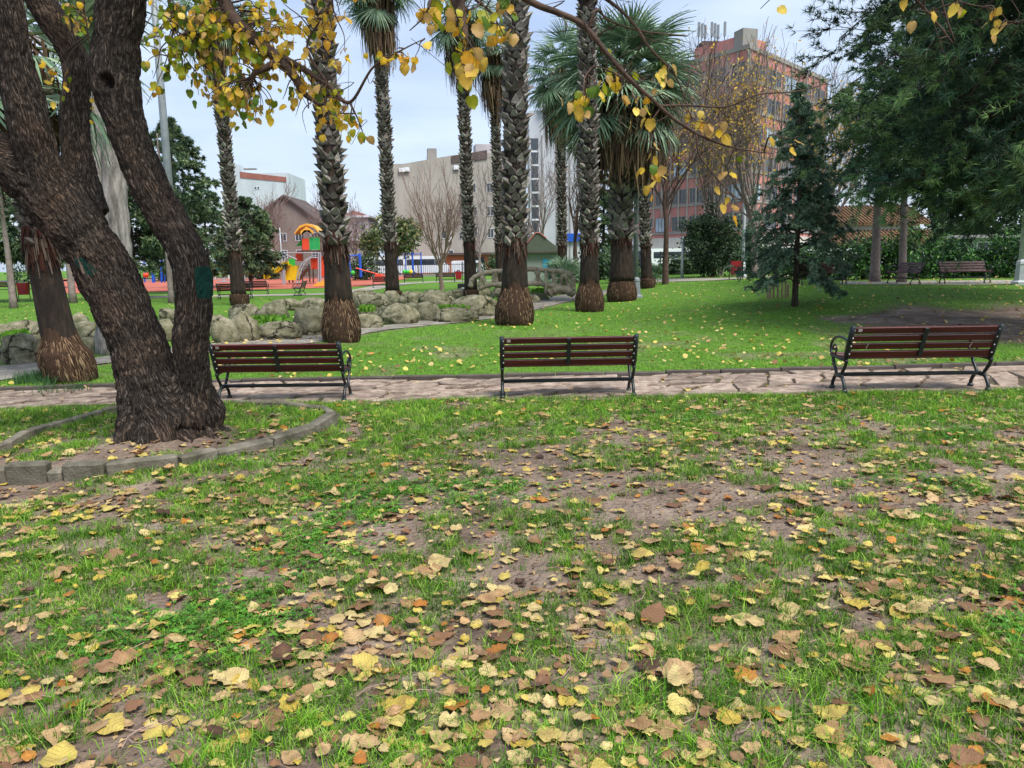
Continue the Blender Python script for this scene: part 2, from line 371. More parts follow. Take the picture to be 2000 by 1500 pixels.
wallmat('wall_brown', (128, 114, 108), (152, 138, 130)); wallmat('wall_red', (174, 110, 104), (206, 146, 138), kk=.9); wallmat('wall_pale', (176, 170, 176), (206, 200, 204)); wallmat('wall_cream', (188, 182, 170), (220, 214, 202))  # wall_red is paled and less saturated: distance haze put into the wall colour
wallmat('roof_red', (150, 92, 84), (182, 122, 110)); wallmat('roof_dark', (74, 66, 66), (110, 96, 92)); wallmat('concrete', (140, 136, 132), (176, 172, 166)); wallmat('wall_orange', (206, 110, 86), (232, 138, 110))
MT['roof_tile'] = pmat('roof_tile', [lin(84, 68, 54, .6), lin(128, 96, 74, .6), lin(150, 134, 88, .6)], 2.2, .9, .5, 14)
MT['glass_pale'] = pmat('glass_pale', [lin(120, 140, 160), lin(190, 206, 222)], 1.2, .15, 0, spec=.6)

# weathered boulders: mottled grey-olive with dark cracks
m, n_, l_, b = newmat('boulder', .92, .2); MT['boulder'] = m; t = n_.new('ShaderNodeTexCoord'); oi = n_.new('ShaderNodeObjectInfo')
ad = n_.new('ShaderNodeVectorMath'); ad.operation = 'ADD'; l_.new(t.outputs['Object'], ad.inputs[0]); l_.new(oi.outputs['Location'], ad.inputs[1])
c1 = n_.new('ShaderNodeTexNoise'); c1.inputs['Scale'].default_value = 4.5; c1.inputs['Detail'].default_value = 12; c1.inputs['Roughness'].default_value = .7; l_.new(ad.outputs[0], c1.inputs['Vector'])
r1 = ramp(n_, [(.28, lin(70, 70, 48, .72)), (.44, lin(120, 118, 92, .76)), (.58, lin(154, 148, 124, .78)), (.74, lin(192, 184, 164, .78))]); l_.new(c1.outputs['Fac'], r1.inputs[0])
wv = n_.new('ShaderNodeMix'); wv.data_type = 'RGBA'; wv.inputs[0].default_value = .3; l_.new(ad.outputs[0], wv.inputs[6]); l_.new(c1.outputs['Color'], wv.inputs[7])
vo = n_.new('ShaderNodeTexVoronoi'); vo.feature = 'DISTANCE_TO_EDGE'; vo.inputs['Scale'].default_value = 1.3; l_.new(wv.outputs[2], vo.inputs['Vector'])
vr = n_.new('ShaderNodeMapRange'); vr.inputs['From Max'].default_value = .022; l_.new(vo.outputs['Distance'], vr.inputs[0])
mx_ = n_.new('ShaderNodeMix'); mx_.data_type = 'RGBA'; mx_.inputs[6].default_value = lin(34, 32, 26, .6); l_.new(vr.outputs[0], mx_.inputs[0]); l_.new(r1.outputs[0], mx_.inputs[7]); l_.new(mx_.outputs[2], b.inputs['Base Color'])
hm = n_.new('ShaderNodeMath'); hm.operation = 'MULTIPLY_ADD'; hm.inputs[1].default_value = .6; l_.new(vr.outputs[0], hm.inputs[0]); l_.new(c1.outputs['Fac'], hm.inputs[2])
bp = n_.new('ShaderNodeBump'); bp.inputs['Strength'].default_value = .9; bp.inputs['Distance'].default_value = .06; l_.new(hm.outputs[0], bp.inputs['Height']); l_.new(bp.outputs[0], b.inputs['Normal'])

# ground: earth and turf by the same patch map the grass grows by
m, n_, l_, b = newmat('earth', .9, .2); MT['earth'] = m
a = n_.new('ShaderNodeAttribute'); a.attribute_name = 'grass'
t = n_.new('ShaderNodeTexCoord')
d1 = n_.new('ShaderNodeTexNoise'); d1.inputs['Scale'].default_value = 1.7; d1.inputs['Detail'].default_value = 10; d1.inputs['Roughness'].default_value = .68; l_.new(t.outputs['Object'], d1.inputs['Vector'])
dr = ramp(n_, [(.3, lin(80, 66, 56, .74)), (.46, lin(132, 114, 100, .74)), (.6, lin(158, 140, 124, .74)), (.75, lin(184, 166, 148, .74))]); l_.new(d1.outputs['Fac'], dr.inputs[0])
g1 = n_.new('ShaderNodeTexNoise'); g1.inputs['Scale'].default_value = 5.; g1.inputs['Detail'].default_value = 12; g1.inputs['Roughness'].default_value = .75; l_.new(t.outputs['Object'], g1.inputs['Vector'])
gr = ramp(n_, [(.3, lin(58, 94, 28, .66)), (.5, lin(98, 146, 42, .7)), (.72, lin(138, 184, 60, .72))]); l_.new(g1.outputs['Fac'], gr.inputs[0])
ma = n_.new('ShaderNodeMath'); ma.operation = 'MULTIPLY_ADD'; ma.inputs[1].default_value = .6; ma.inputs[2].default_value = -.3; l_.new(g1.outputs['Fac'], ma.inputs[0])
mb = n_.new('ShaderNodeMath'); mb.operation = 'ADD'; mb.use_clamp = True; l_.new(a.outputs['Fac'], mb.inputs[0]); l_.new(ma.outputs[0], mb.inputs[1])
mr = n_.new('ShaderNodeMapRange'); mr.inputs['From Min'].default_value = .2; mr.inputs['From Max'].default_value = 1.; l_.new(mb.outputs[0], mr.inputs[0])
mx_ = n_.new('ShaderNodeMix'); mx_.data_type = 'RGBA'; l_.new(mr.outputs[0], mx_.inputs[0]); l_.new(dr.outputs[0], mx_.inputs[6]); l_.new(gr.outputs[0], mx_.inputs[7]); l_.new(mx_.outputs[2], b.inputs['Base Color'])
d2 = n_.new('ShaderNodeTexNoise'); d2.inputs['Scale'].default_value = 22; d2.inputs['Detail'].default_value = 8; l_.new(t.outputs['Object'], d2.inputs['Vector'])
bp = n_.new('ShaderNodeBump'); bp.inputs['Strength'].default_value = 1.; bp.inputs['Distance'].default_value = .06; l_.new(d2.outputs['Fac'], bp.inputs['Height']); l_.new(bp.outputs[0], b.inputs['Normal'])

# mulberry bark: furrows run along each limb (bark = distance round, distance along)
m, n_, l_, b = newmat('bark_mulberry', .92, .25); MT['bark_mulberry'] = m
a = n_.new('ShaderNodeAttribute'); a.attribute_name = 'bark'
mp_ = n_.new('ShaderNodeMapping'); mp_.inputs['Scale'].default_value = (42, 8, 1); l_.new(a.outputs['Vector'], mp_.inputs[0])
f1 = n_.new('ShaderNodeTexNoise'); f1.inputs['Scale'].default_value = 1.; f1.inputs['Detail'].default_value = 9; f1.inputs['Roughness'].default_value = .65; f1.inputs['Distortion'].default_value = .6; l_.new(mp_.outputs[0], f1.inputs['Vector'])
t = n_.new('ShaderNodeTexCoord'); f2 = n_.new('ShaderNodeTexNoise'); f2.inputs['Scale'].default_value = 2.3; f2.inputs['Detail'].default_value = 6; l_.new(t.outputs['Object'], f2.inputs['Vector'])
rd_ = n_.new('ShaderNodeMath'); rd_.operation = 'SUBTRACT'; rd_.inputs[1].default_value = .5; l_.new(f1.outputs['Fac'], rd_.inputs[0])
ra_ = n_.new('ShaderNodeMath'); ra_.operation = 'ABSOLUTE'; l_.new(rd_.outputs[0], ra_.inputs[0])
rk_ = n_.new('ShaderNodeMath'); rk_.operation = 'MULTIPLY'; rk_.inputs[1].default_value = 5.; rk_.use_clamp = True; l_.new(ra_.outputs[0], rk_.inputs[0])
r1 = ramp(n_, [(.0, lin(12, 10, 9)), (.16, lin(50, 43, 38)), (.45, lin(96, 85, 76)), (1., lin(146, 132, 120))]); l_.new(rk_.outputs[0], r1.inputs[0])
r2 = ramp(n_, [(.0, lin(16, 13, 11)), (.16, lin(62, 51, 44)), (.45, lin(116, 97, 83)), (1., lin(162, 138, 118))]); l_.new(rk_.outputs[0], r2.inputs[0])
r3 = ramp(n_, [(.46, (0, 0, 0, 1)), (.62, (1, 1, 1, 1))]); l_.new(f2.outputs['Fac'], r3.inputs[0])
mx_ = n_.new('ShaderNodeMix'); mx_.data_type = 'RGBA'; l_.new(r3.outputs[0], mx_.inputs[0]); l_.new(r1.outputs[0], mx_.inputs[6]); l_.new(r2.outputs[0], mx_.inputs[7])
pa = n_.new('ShaderNodeAttribute'); pa.attribute_name = 'paint'
ps = n_.new('ShaderNodeMath'); ps.operation = 'MULTIPLY_ADD'; ps.inputs[1].default_value = .9; ps.inputs[2].default_value = -.42; l_.new(f1.outputs['Fac'], ps.inputs[0])
pd = n_.new('ShaderNodeMath'); pd.operation = 'ADD'; l_.new(pa.outputs['Fac'], pd.inputs[0]); l_.new(ps.outputs[0], pd.inputs[1])
pr = n_.new('ShaderNodeMapRange'); pr.inputs['From Min'].default_value = .5; pr.inputs['From Max'].default_value = .62; l_.new(pd.outputs[0], pr.inputs[0])
mp2 = n_.new('ShaderNodeMix'); mp2.data_type = 'RGBA'; mp2.inputs[7].default_value = lin(6, 66, 56); l_.new(pr.outputs[0], mp2.inputs[0]); l_.new(mx_.outputs[2], mp2.inputs[6]); l_.new(mp2.outputs[2], b.inputs['Base Color'])
bp = n_.new('ShaderNodeBump'); bp.inputs['Strength'].default_value = 1.; bp.inputs['Distance'].default_value = .03; l_.new(rk_.outputs[0], bp.inputs['Height']); l_.new(bp.outputs[0], b.inputs['Normal'])

# ------------------------------------------------------------------ the setting
xs = np.unique(np.concatenate([-np.geomspace(9, 420, 36)[::-1], np.arange(-9, 9.01, .1), np.geomspace(9, 420, 36)]))
ys = np.unique(np.concatenate([[-40, -20, -8, -3], np.arange(0, 12.5, .1), 12.5*np.geomspace(1, 56, 150)]))
X, Y = np.meshgrid(xs, ys); Z = zt(X, Y)
nx, ny = len(xs), len(ys); ii = (np.arange(ny-1)[:, None]*nx+np.arange(nx-1)[None]).ravel()
ground = obj('ground', mk_mesh('ground', np.stack([X, Y, Z], -1).reshape(-1, 3), quads=np.stack([ii, ii+1, ii+nx+1, ii+nx], 1), smooth=True, attrs={'grass': (grassmask(X, Y)*np.where(Y < near_y(X), .34, 1.)).ravel()}), 'earth', kind='structure')

def strip(name, mat, A, B, dz=.012, n=60):
    """A sheet laid on the terrain between two edge lines (pixel points on the ground)."""
    a = bez([G(*p)[:2] for p in A], n//max(1, len(A)-1)); b_ = bez([G(*p)[:2] for p in B], n//max(1, len(B)-1)); k = min(len(a), len(b_)); a, b_ = a[np.linspace(0, len(a)-1, k).astype(int)], b_[np.linspace(0, len(b_)-1, k).astype(int)]
    m_ = 8; P = np.concatenate([a+(b_-a)*t for t in np.linspace(0, 1, m_)]); z = zt(P[:, 0], P[:, 1])+dz
    i = (np.arange(m_-1)[:, None]*k+np.arange(k-1)[None]).ravel()
    return obj(name, mk_mesh(name, np.column_stack([P, z]), quads=np.stack([i, i+1, i+k+1, i+k], 1), smooth=True), mat, kind='structure')

# footpath of irregular flat stones, kerb stones along both edges
rng = np.random.default_rng(4)
fp_x = np.arange(-14, 14, .25)
V = np.array([(x, (near_y(x) if e == 0 else far_y(x)), float(base_z(x, near_y(x)))-.004) for e in (0, 1) for x in fp_x]); k = len(fp_x)
footpath = obj('footpath', mk_mesh('footpath', V, quads=[(i, i+1, k+i+1, k+i) for i in range(k-1)]), 'joint_earth', kind='structure')
us = [-9.6]
while us[-1] < 9.8: us.append(us[-1]+rng.uniform(.24, .56))
us = np.array(us); rows = np.array([.02, .17, .33, .5, .66, .83, .985])
gu = us[None, :]+(rows[:, None]-.5)*1.15*(1+.25*np.sin(us[None, :]*1.3))+rng.normal(0, .08, (7, len(us))); gv = rows[:, None]+rng.normal(0, .03, (7, len(us))); gv[0], gv[-1] = .015, .985
def pp(u, v):
    y = near_y(u)+(far_y(u)-near_y(u))*v
    return np.array((u, y, float(base_z(u, y))))
skip = set()
for j in range(6):
    for i in range(len(us)-1):
        if (j, i) in skip: continue
        i2, j2 = i+1, j+1
        q = rng.random()
        if q < .28 and i+2 < len(us) and (j, i+1) not in skip: i2 = i+2; skip.add((j, i+1))
        elif q < .48 and j < 5 and (j+1, i) not in skip: j2 = j+2; skip.add((j+1, i))
        c = np.array([pp(gu[a_, b_], gv[a_, b_]) for a_, b_ in ((j, i), (j, i2), (j2, i2), (j2, i))]); ce = c.mean(0)
        if abs(ce[0]) > .7*ce[1]+.6: continue
        d = c-ce; L = np.linalg.norm(d, axis=1, keepdims=True); c = ce+d*(1-.03/np.maximum(L, .07))
        h = rng.uniform(.014, .042); tilt = rng.normal(0, .01, 4)
        low = c.copy(); low[:, 2] -= .05; up_ = c.copy(); up_[:, 2] += h+tilt-.012; top = ce+(c-ce)*(1-.016/np.maximum(L, .05)); top[:, 2] += h+tilt
        Vv = np.concatenate([low, up_, top])-ce
        MBs = MB().add(Vv, quads=[(k_*4+a_, k_*4+(a_+1) % 4, (k_+1)*4+(a_+1) % 4, (k_+1)*4+a_) for k_ in (0, 1) for a_ in range(4)]+[(8, 9, 10, 11)])
        o = MBs.build('paving_stone', 'stone_pave', footpath); o.location = ce
for e, mat_, hh in ((1, 'kerb_dark', .075), (0, 'kerb', .012)):
    x = -10.
    while x < 10.5:
        L = rng.uniform(.7, .95); xm = x+L/2; f_ = far_y if e else near_y; y0 = float(f_(xm)); sl = math.atan2(float(f_(x+L)-f_(x)), L)
        if abs(xm) < .7*y0+.8:
            mb_ = MB().box((0, 0, 0), (L-.012, .1, .2), bev=.012); o = mb_.build('kerb_stone', mat_, footpath)
            o.location = (xm, y0+(.055 if e else -.055), float(base_z(xm, y0))+hh-.1+rng.normal(0, .005)); o.rotation_euler = (rng.normal(0, .02), rng.normal(0, .006), sl+rng.normal(0, .008))
        x += L
strip('garden_path', 'gravel', [(-300, 770), (0, 742), (130, 722), (400, 690), (640, 668), (720, 652), (830, 637), (965, 623), (1040, 607), (1110, 590), (1180, 578)],
      [(-300, 738), (0, 716), (160, 704), (440, 670), (700, 643), (820, 628), (930, 614), (985, 603), (1040, 588), (1120, 573), (1190, 566)], .02, 110)
strip('playground_surface', 'rubber', [(120, 574), (400, 568), (680, 561), (760, 552), (800, 543)], [(120, 545), (400, 541), (600, 538), (760, 534), (860, 531)], .03)
strip('park_walk', 'concrete_path', [(200, 585), (420, 580.5), (640, 576), (700, 571), (760, 562), (820, 553.5), (960, 549)], [(200, 580), (420, 576.5), (640, 573), (690, 566), (750, 556), (820, 550.8), (960, 546.5)], .02)
strip('park_walk', 'concrete_path', [(1240, 553), (1400, 548), (1480, 543), (1560, 540)], [(1240, 547), (1400, 543.5), (1480, 540), (1560, 537)], .02)
strip('park_walk', 'concrete_path', [(1640, 556), (1800, 557), (1920, 557), (2080, 555)], [(1640, 550), (1800, 549), (1920, 548), (2080, 546)], .02)
rd = MB(); rd.add([(-160, 112, .03), (4, 108, .03), (4, 124, .03), (-160, 130, .03)], quads=[(0, 1, 2, 3)])
rdo = rd.build('road', 'asphalt', kind='structure'); rdo.location = (0, 0, .0)
rdo2 = MB().add([(4, 92, .69), (150, 86, .69), (150, 102, .69), (4, 108, .69)], quads=[(0, 1, 2, 3)]).build('road', 'asphalt', kind='structure')
# ------------------------------------------------------------------ leaf shapes
def leaf_template(rng, curl=.3, crumple=.05, fold=.25, lobed=False):
    """Ovate, heart-based mulberry leaf of length 1 along +X, midrib at y=0, with its stalk; the last column is the vein phase."""
    t = np.array([-.11, -.05, .05, .17, .3, .43, .56, .69, .81, .91, 1.]); hw = np.array([.15, .28, .375, .43, .445, .43, .385, .31, .21, .1, 0.])*rng.uniform(.86, 1.1); k = len(t)
    if lobed: hw = hw*np.array([1, 1.05, 1.05, 1, .92, 1.08, .94, 1.1, .95, 1.1, 1.])
    s = 1 if rng.random() < .6 else -1; ph = rng.uniform(0, 6)
    mid = np.column_stack([np.maximum(t, 0), np.zeros(k)]); ser = np.where(np.arange(k) % 2, .025, -.015)
    L = np.column_stack([t, hw*(1+rng.normal(0, .04, k))+ser*(hw > .12)]); R = np.column_stack([t, -hw*(1+rng.normal(0, .04, k))-ser*(hw > .12)])
    def z(p):
        return curl*s*(p[:, 0]-.45)**2*.8+fold*np.abs(p[:, 1])*s*.6-curl*p[:, 1]**2*.9*s+crumple*np.sin(p[:, 0]*9+ph+p[:, 1]*5)*(np.abs(p[:, 1])*2.4+.1)+rng.normal(0, crumple*.35, len(p))*(np.abs(p[:, 1])*2)
    P = np.vstack([mid, L, R]); V = np.column_stack([P, z(P)])
    V = np.vstack([V, [(-.34, .03, .02), (-.34, .008, .02), (.02, -.012, V[0, 2]), (.02, .012, V[0, 2])]])
    Q = [(i, i+1, k+1+i, k+i) for i in range(k-1)]+[(2*k+i, 2*k+1+i, i+1, i) for i in range(k-1)]+[(3*k, 3*k+1, 3*k+2, 3*k+3)]
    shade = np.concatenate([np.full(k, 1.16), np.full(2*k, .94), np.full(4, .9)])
    V[:, 2] -= V[:3*k, 2].mean()
    global VEIN
    VEIN = np.concatenate([(P[:, 0]-.75*np.abs(P[:, 1]))*38, np.zeros(4)])
    return V, np.array(Q), shade
def rot_mats(rng, yaw, pitch, roll):
    cy, sy, cp, sp, cr_, sr = np.cos(yaw), np.sin(yaw), np.cos(pitch), np.sin(pitch), np.cos(roll), np.sin(roll)
    o, z = np.ones_like(cy), np.zeros_like(cy)
    Rz = np.stack([np.stack([cy, -sy, z], -1), np.stack([sy, cy, z], -1), np.stack([z, z, o], -1)], -2)
    Ry = np.stack([np.stack([cp, z, sp], -1), np.stack([z, o, z], -1), np.stack([-sp, z, cp], -1)], -2)
    Rx = np.stack([np.stack([o, z, z], -1), np.stack([z, cr_, -sr], -1), np.stack([z, sr, cr_], -1)], -2)
    return Rz @ Ry @ Rx
def leaf_mass(name, mat, tmpl, which, pos, R_, size, cols, parent=None, kind='stuff'):
    Vs, Qs, Cs, n0 = [], [], [], 0
    for k, (V, Q, sh) in enumerate(tmpl):
        s = np.where(which == k)[0]
        if not len(s): continue
        W = np.einsum('nij,vj->nvi', R_[s], V)*size[s][:, None, None]+pos[s][:, None, :]
        Vs.append(W.reshape(-1, 3)); Qs.append((Q[None]+(np.arange(len(s))*len(V))[:, None, None]).reshape(-1, 4)+n0)
        Cs.append((cols[s][:, None, :]*sh[None, :, None]).reshape(-1, 3)); n0 += len(s)*len(V)
    return obj(name, mk_mesh(name, np.concatenate(Vs), quads=np.concatenate(Qs), cols=np.concatenate(Cs), smooth=True, attrs={'vein': np.tile(VEIN, n0//len(VEIN))} if n0 % len(VEIN) == 0 else None), mat, parent, kind)

# ------------------------------------------------------------------ the mulberry tree
rng = np.random.default_rng(11)
D0 = TREE_B.y
def limb(rows):
    """rows: px, py, width in px, depth offset -> x, y, z, radius"""
    out = []
    for px, py, w_, dy in rows:
        p = at(px, py, D0+dy); out.append((p.x, p.y, p.z, w_*p.y/FPX/2*.9))
    return bez(out, 10)
LIMBS = [
    limb([(318, 905, 178, .0), (312, 850, 166, 0), (300, 790, 142, .02), (283, 720, 128, .05), (262, 655, 122, .08), (232, 590, 124, .1), (206, 530, 122, .12), (172, 475, 118, .1), (122, 410, 128, .05), (62, 345, 122, 0), (-10, 300, 104, -.1), (-110, 245, 88, -.3), (-260, 140, 70, -.6), (-420, -60, 50, -.9)]),
    limb([(110, 395, 96, -.02), (78, 320, 92, -.08), (58, 250, 88, -.15), (40, 170, 78, -.2), (22, 90, 76, -.25), (8, 0, 74, -.3), (-20, -120, 72, -.4), (-90, -300, 56, -.6), (-120, -520, 30, -.8)]),
    limb([(186, 420, 64, .2), (160, 345, 66, .26), (147, 280, 62, .3), (147, 210, 58, .32), (150, 140, 56, .32), (132, 85, 60, .3), (85, 10, 62, .25), (40, -70, 58, .2), (10, -200, 50, .3), (20, -420, 34, .5)]),
    limb([(372, 905, 104, .1), (378, 850, 92, .08), (378, 780, 78, .02), (374, 720, 76, -.04), (373, 660, 80, -.08), (379, 600, 80, -.1), (377, 545, 82, -.12), (364, 495, 84, -.12), (338, 445, 82, -.12), (298, 375, 82, -.1), (268, 305, 82, -.1), (247, 245, 86, -.12), (232, 190, 92, -.14), (225, 140, 98, -.14), (228, 80, 94, -.16), (238, 0, 98, -.2), (252, -110, 92, -.3), (262, -260, 78, -.4), (250, -430, 58, -.5), (260, -640, 30, -.6)]),
]
roots = []
for a, L in ((200, .44), (250, .38), (300, .46), (335, .42), (20, .36), (70, .34), (120, .34), (160, .4)):
    a = math.radians(a+rng.uniform(-8, 8)); c = np.array((TREE_B.x+.03, TREE_B.y+.12)); d = np.array((math.cos(a), math.sin(a)*.8))
    g = float(zt(*(c+d*L)))
    roots.append(bez([(c[0]+d[0]*.12, c[1]+d[1]*.12, .62, .2), (c[0]+d[0]*.32, c[1]+d[1]*.32, .26, .17), (c[0]+d[0]*(L*.8), c[1]+d[1]*(L*.8), g+.06, .1), (c[0]+d[0]*(L+.14), c[1]+d[1]*(L+.14), g-.1, .05)], 6))
tmp = MB()
for Lm in LIMBS+roots: tmp.tube(Lm[:, :3], Lm[:, 3], 20)
knot = at(206, 158, D0-.36); tmp.tube([tuple(knot+Vector((.02, .3, .03))), tuple(knot)], [.15, .1], 16)
to = tmp.build('tmp', None, smooth=True)
rm = to.modifiers.new('r', 'REMESH'); rm.mode = 'VOXEL'; rm.voxel_size = .019
sm = to.modifiers.new('s', 'SMOOTH'); sm.iterations = 9; sm.factor = .5
bpy.context.view_layer.update(); dg = bpy.context.evaluated_depsgraph_get()
ev = to.evaluated_get(dg); em = ev.to_mesh()
nv = len(em.vertices); co = np.empty(nv*3, np.float32); em.vertices.foreach_get('co', co); co = co.reshape(-1, 3).astype(float)
nrm = np.empty(nv*3, np.float32); em.vertices.foreach_get('normal', nrm); nrm = nrm.reshape(-1, 3).astype(float)
quads = np.empty(len(em.polygons)*4, np.int32); em.polygons.foreach_get('vertices', quads); quads = quads.reshape(-1, 4)
ev.to_mesh_clear(); bpy.data.objects.remove(to)
# distance round / along the nearest limb
A0 = np.vstack([L[:-1] for L in LIMBS]); A1 = np.vstack([L[1:] for L in LIMBS])
off = np.concatenate([np.concatenate([[0], np.cumsum(np.linalg.norm(np.diff(L[:, :3], axis=0), axis=1))])[:-1]+7.3*i for i, L in enumerate(LIMBS)])
best = np.full(nv, 1e9); bi = np.zeros(nv, int); bt = np.zeros(nv)
for j in range(len(A0)):
    ab = A1[j, :3]-A0[j, :3]; tt = np.clip((co-A0[j, :3]) @ ab/(ab @ ab), 0, 1); dd = np.linalg.norm(co-(A0[j, :3]+tt[:, None]*ab), axis=1)/(A0[j, 3]+(A1[j, 3]-A0[j, 3])*tt)
    u = dd < best; best[u] = dd[u]; bi[u] = j; bt[u] = tt[u]
ab = (A1-A0)[bi]; seg = np.linalg.norm(ab[:, :3], axis=1); cen = A0[bi, :3]+bt[:, None]*ab[:, :3]; rad = A0[bi, 3]+bt*ab[:, 3]
tdir = ab[:, :3]/seg[:, None]; ex = np.cross(tdir, np.array([0, -1., 0])); ex /= np.linalg.norm(ex, axis=1, keepdims=True); ey = np.cross(ex, tdir)
dv = co-cen; ang = np.arctan2((dv*ex).sum(1), -(dv*ey).sum(1)*np.sign((ey[:, 1]).mean())*-1)
bu, bv = ang*np.maximum(rad, .12), off[bi]+bt*seg
flare = S(.75, .05, co[:, 2])
wob = fbm(co*3.1, 3, 3)-.5
nb = fbm(np.column_stack([(bu+.05*np.sin(bv*5+wob*6))*34, bv*7, wob*2]), 4, 7)
furrow = 1-2*np.abs(nb-.5)*2
big = fbm(co*4.5, 3, 13)-.5
flute = np.abs(np.sin(ang*4.5+wob*3))*flare
scar = np.maximum(0, np.sin(bv*16+wob*9+ang*.8))**6*(fbm(co*2.0, 2, 77) > .5)
disp = -.024*np.clip(furrow, 0, 1)**1.6+.05*big*(1+flare)+.05*flute-.012*scar+.008*(fbm(np.column_stack([bu*90, bv*30, wob]), 2, 19)-.5)
co2 = co+nrm*(disp*np.clip(rad/.25, .3, 1.1))[:, None]
dk = np.linalg.norm(co2-np.array(tuple(knot)), axis=1); co2[:, 1] += .09*S(.085, .03, dk)
def pxof(Pw):
    v = (Pw-np.array([0, 0, CAMZ])) @ np.array(RC); return 1000+v[:, 0]/-v[:, 2]*FPX, 750-v[:, 1]/-v[:, 2]*FPX
g_p = np.array(tuple(at(395, 553, D0-.45))); g_q = np.array(tuple(at(160, 520, D0-.2)))
paint = np.maximum(S(.15, .12, np.abs(co2[:, 0]-g_p[0]))*S(.17, .13, np.abs(co2[:, 2]-g_p[2]))*(co2[:, 1] < D0+.05)*(np.abs(ang) < 3), .55*S(.2, .05, np.abs((co2[:, 2]-g_q[2])+.9*(co2[:, 0]-g_q[0])))*S(.22, .1, np.linalg.norm(co2-g_q, axis=1)))
tree = thing('mulberry_tree', 'large leaning mulberry with several dark furrowed trunks inside the stone ring, yellow leaves overhead', 'tree', TREE_B)
TO = np.array(tuple(TREE_B))
trunk = obj('trunk', mk_mesh('trunk', co2-TO, quads=quads, smooth=True, attrs={'bark': np.column_stack([bu, bv, np.zeros(nv)]), 'paint': paint}), 'bark_mulberry', tree)

kr = MB().lathe([(.045, .03), (.07, .0), (.1, -.012), (.125, .02), (.12, .07)], 22, cap=False); kv = kr.v[0]; kr.v[0] = np.column_stack([kv[:, 0]*.95, kv[:, 2], kv[:, 1]*1.08])+rng.normal(0, .004, kv.shape)
ko = kr.build('knot', 'knot_wood', trunk, smooth=True); sel = np.linalg.norm((co2-np.array(tuple(knot)))[:, [0, 2]], axis=1) < .12; ko.location = Vector((knot.x, float(np.percentile(co2[sel, 1], 12))+.03, knot.z))-TREE_B
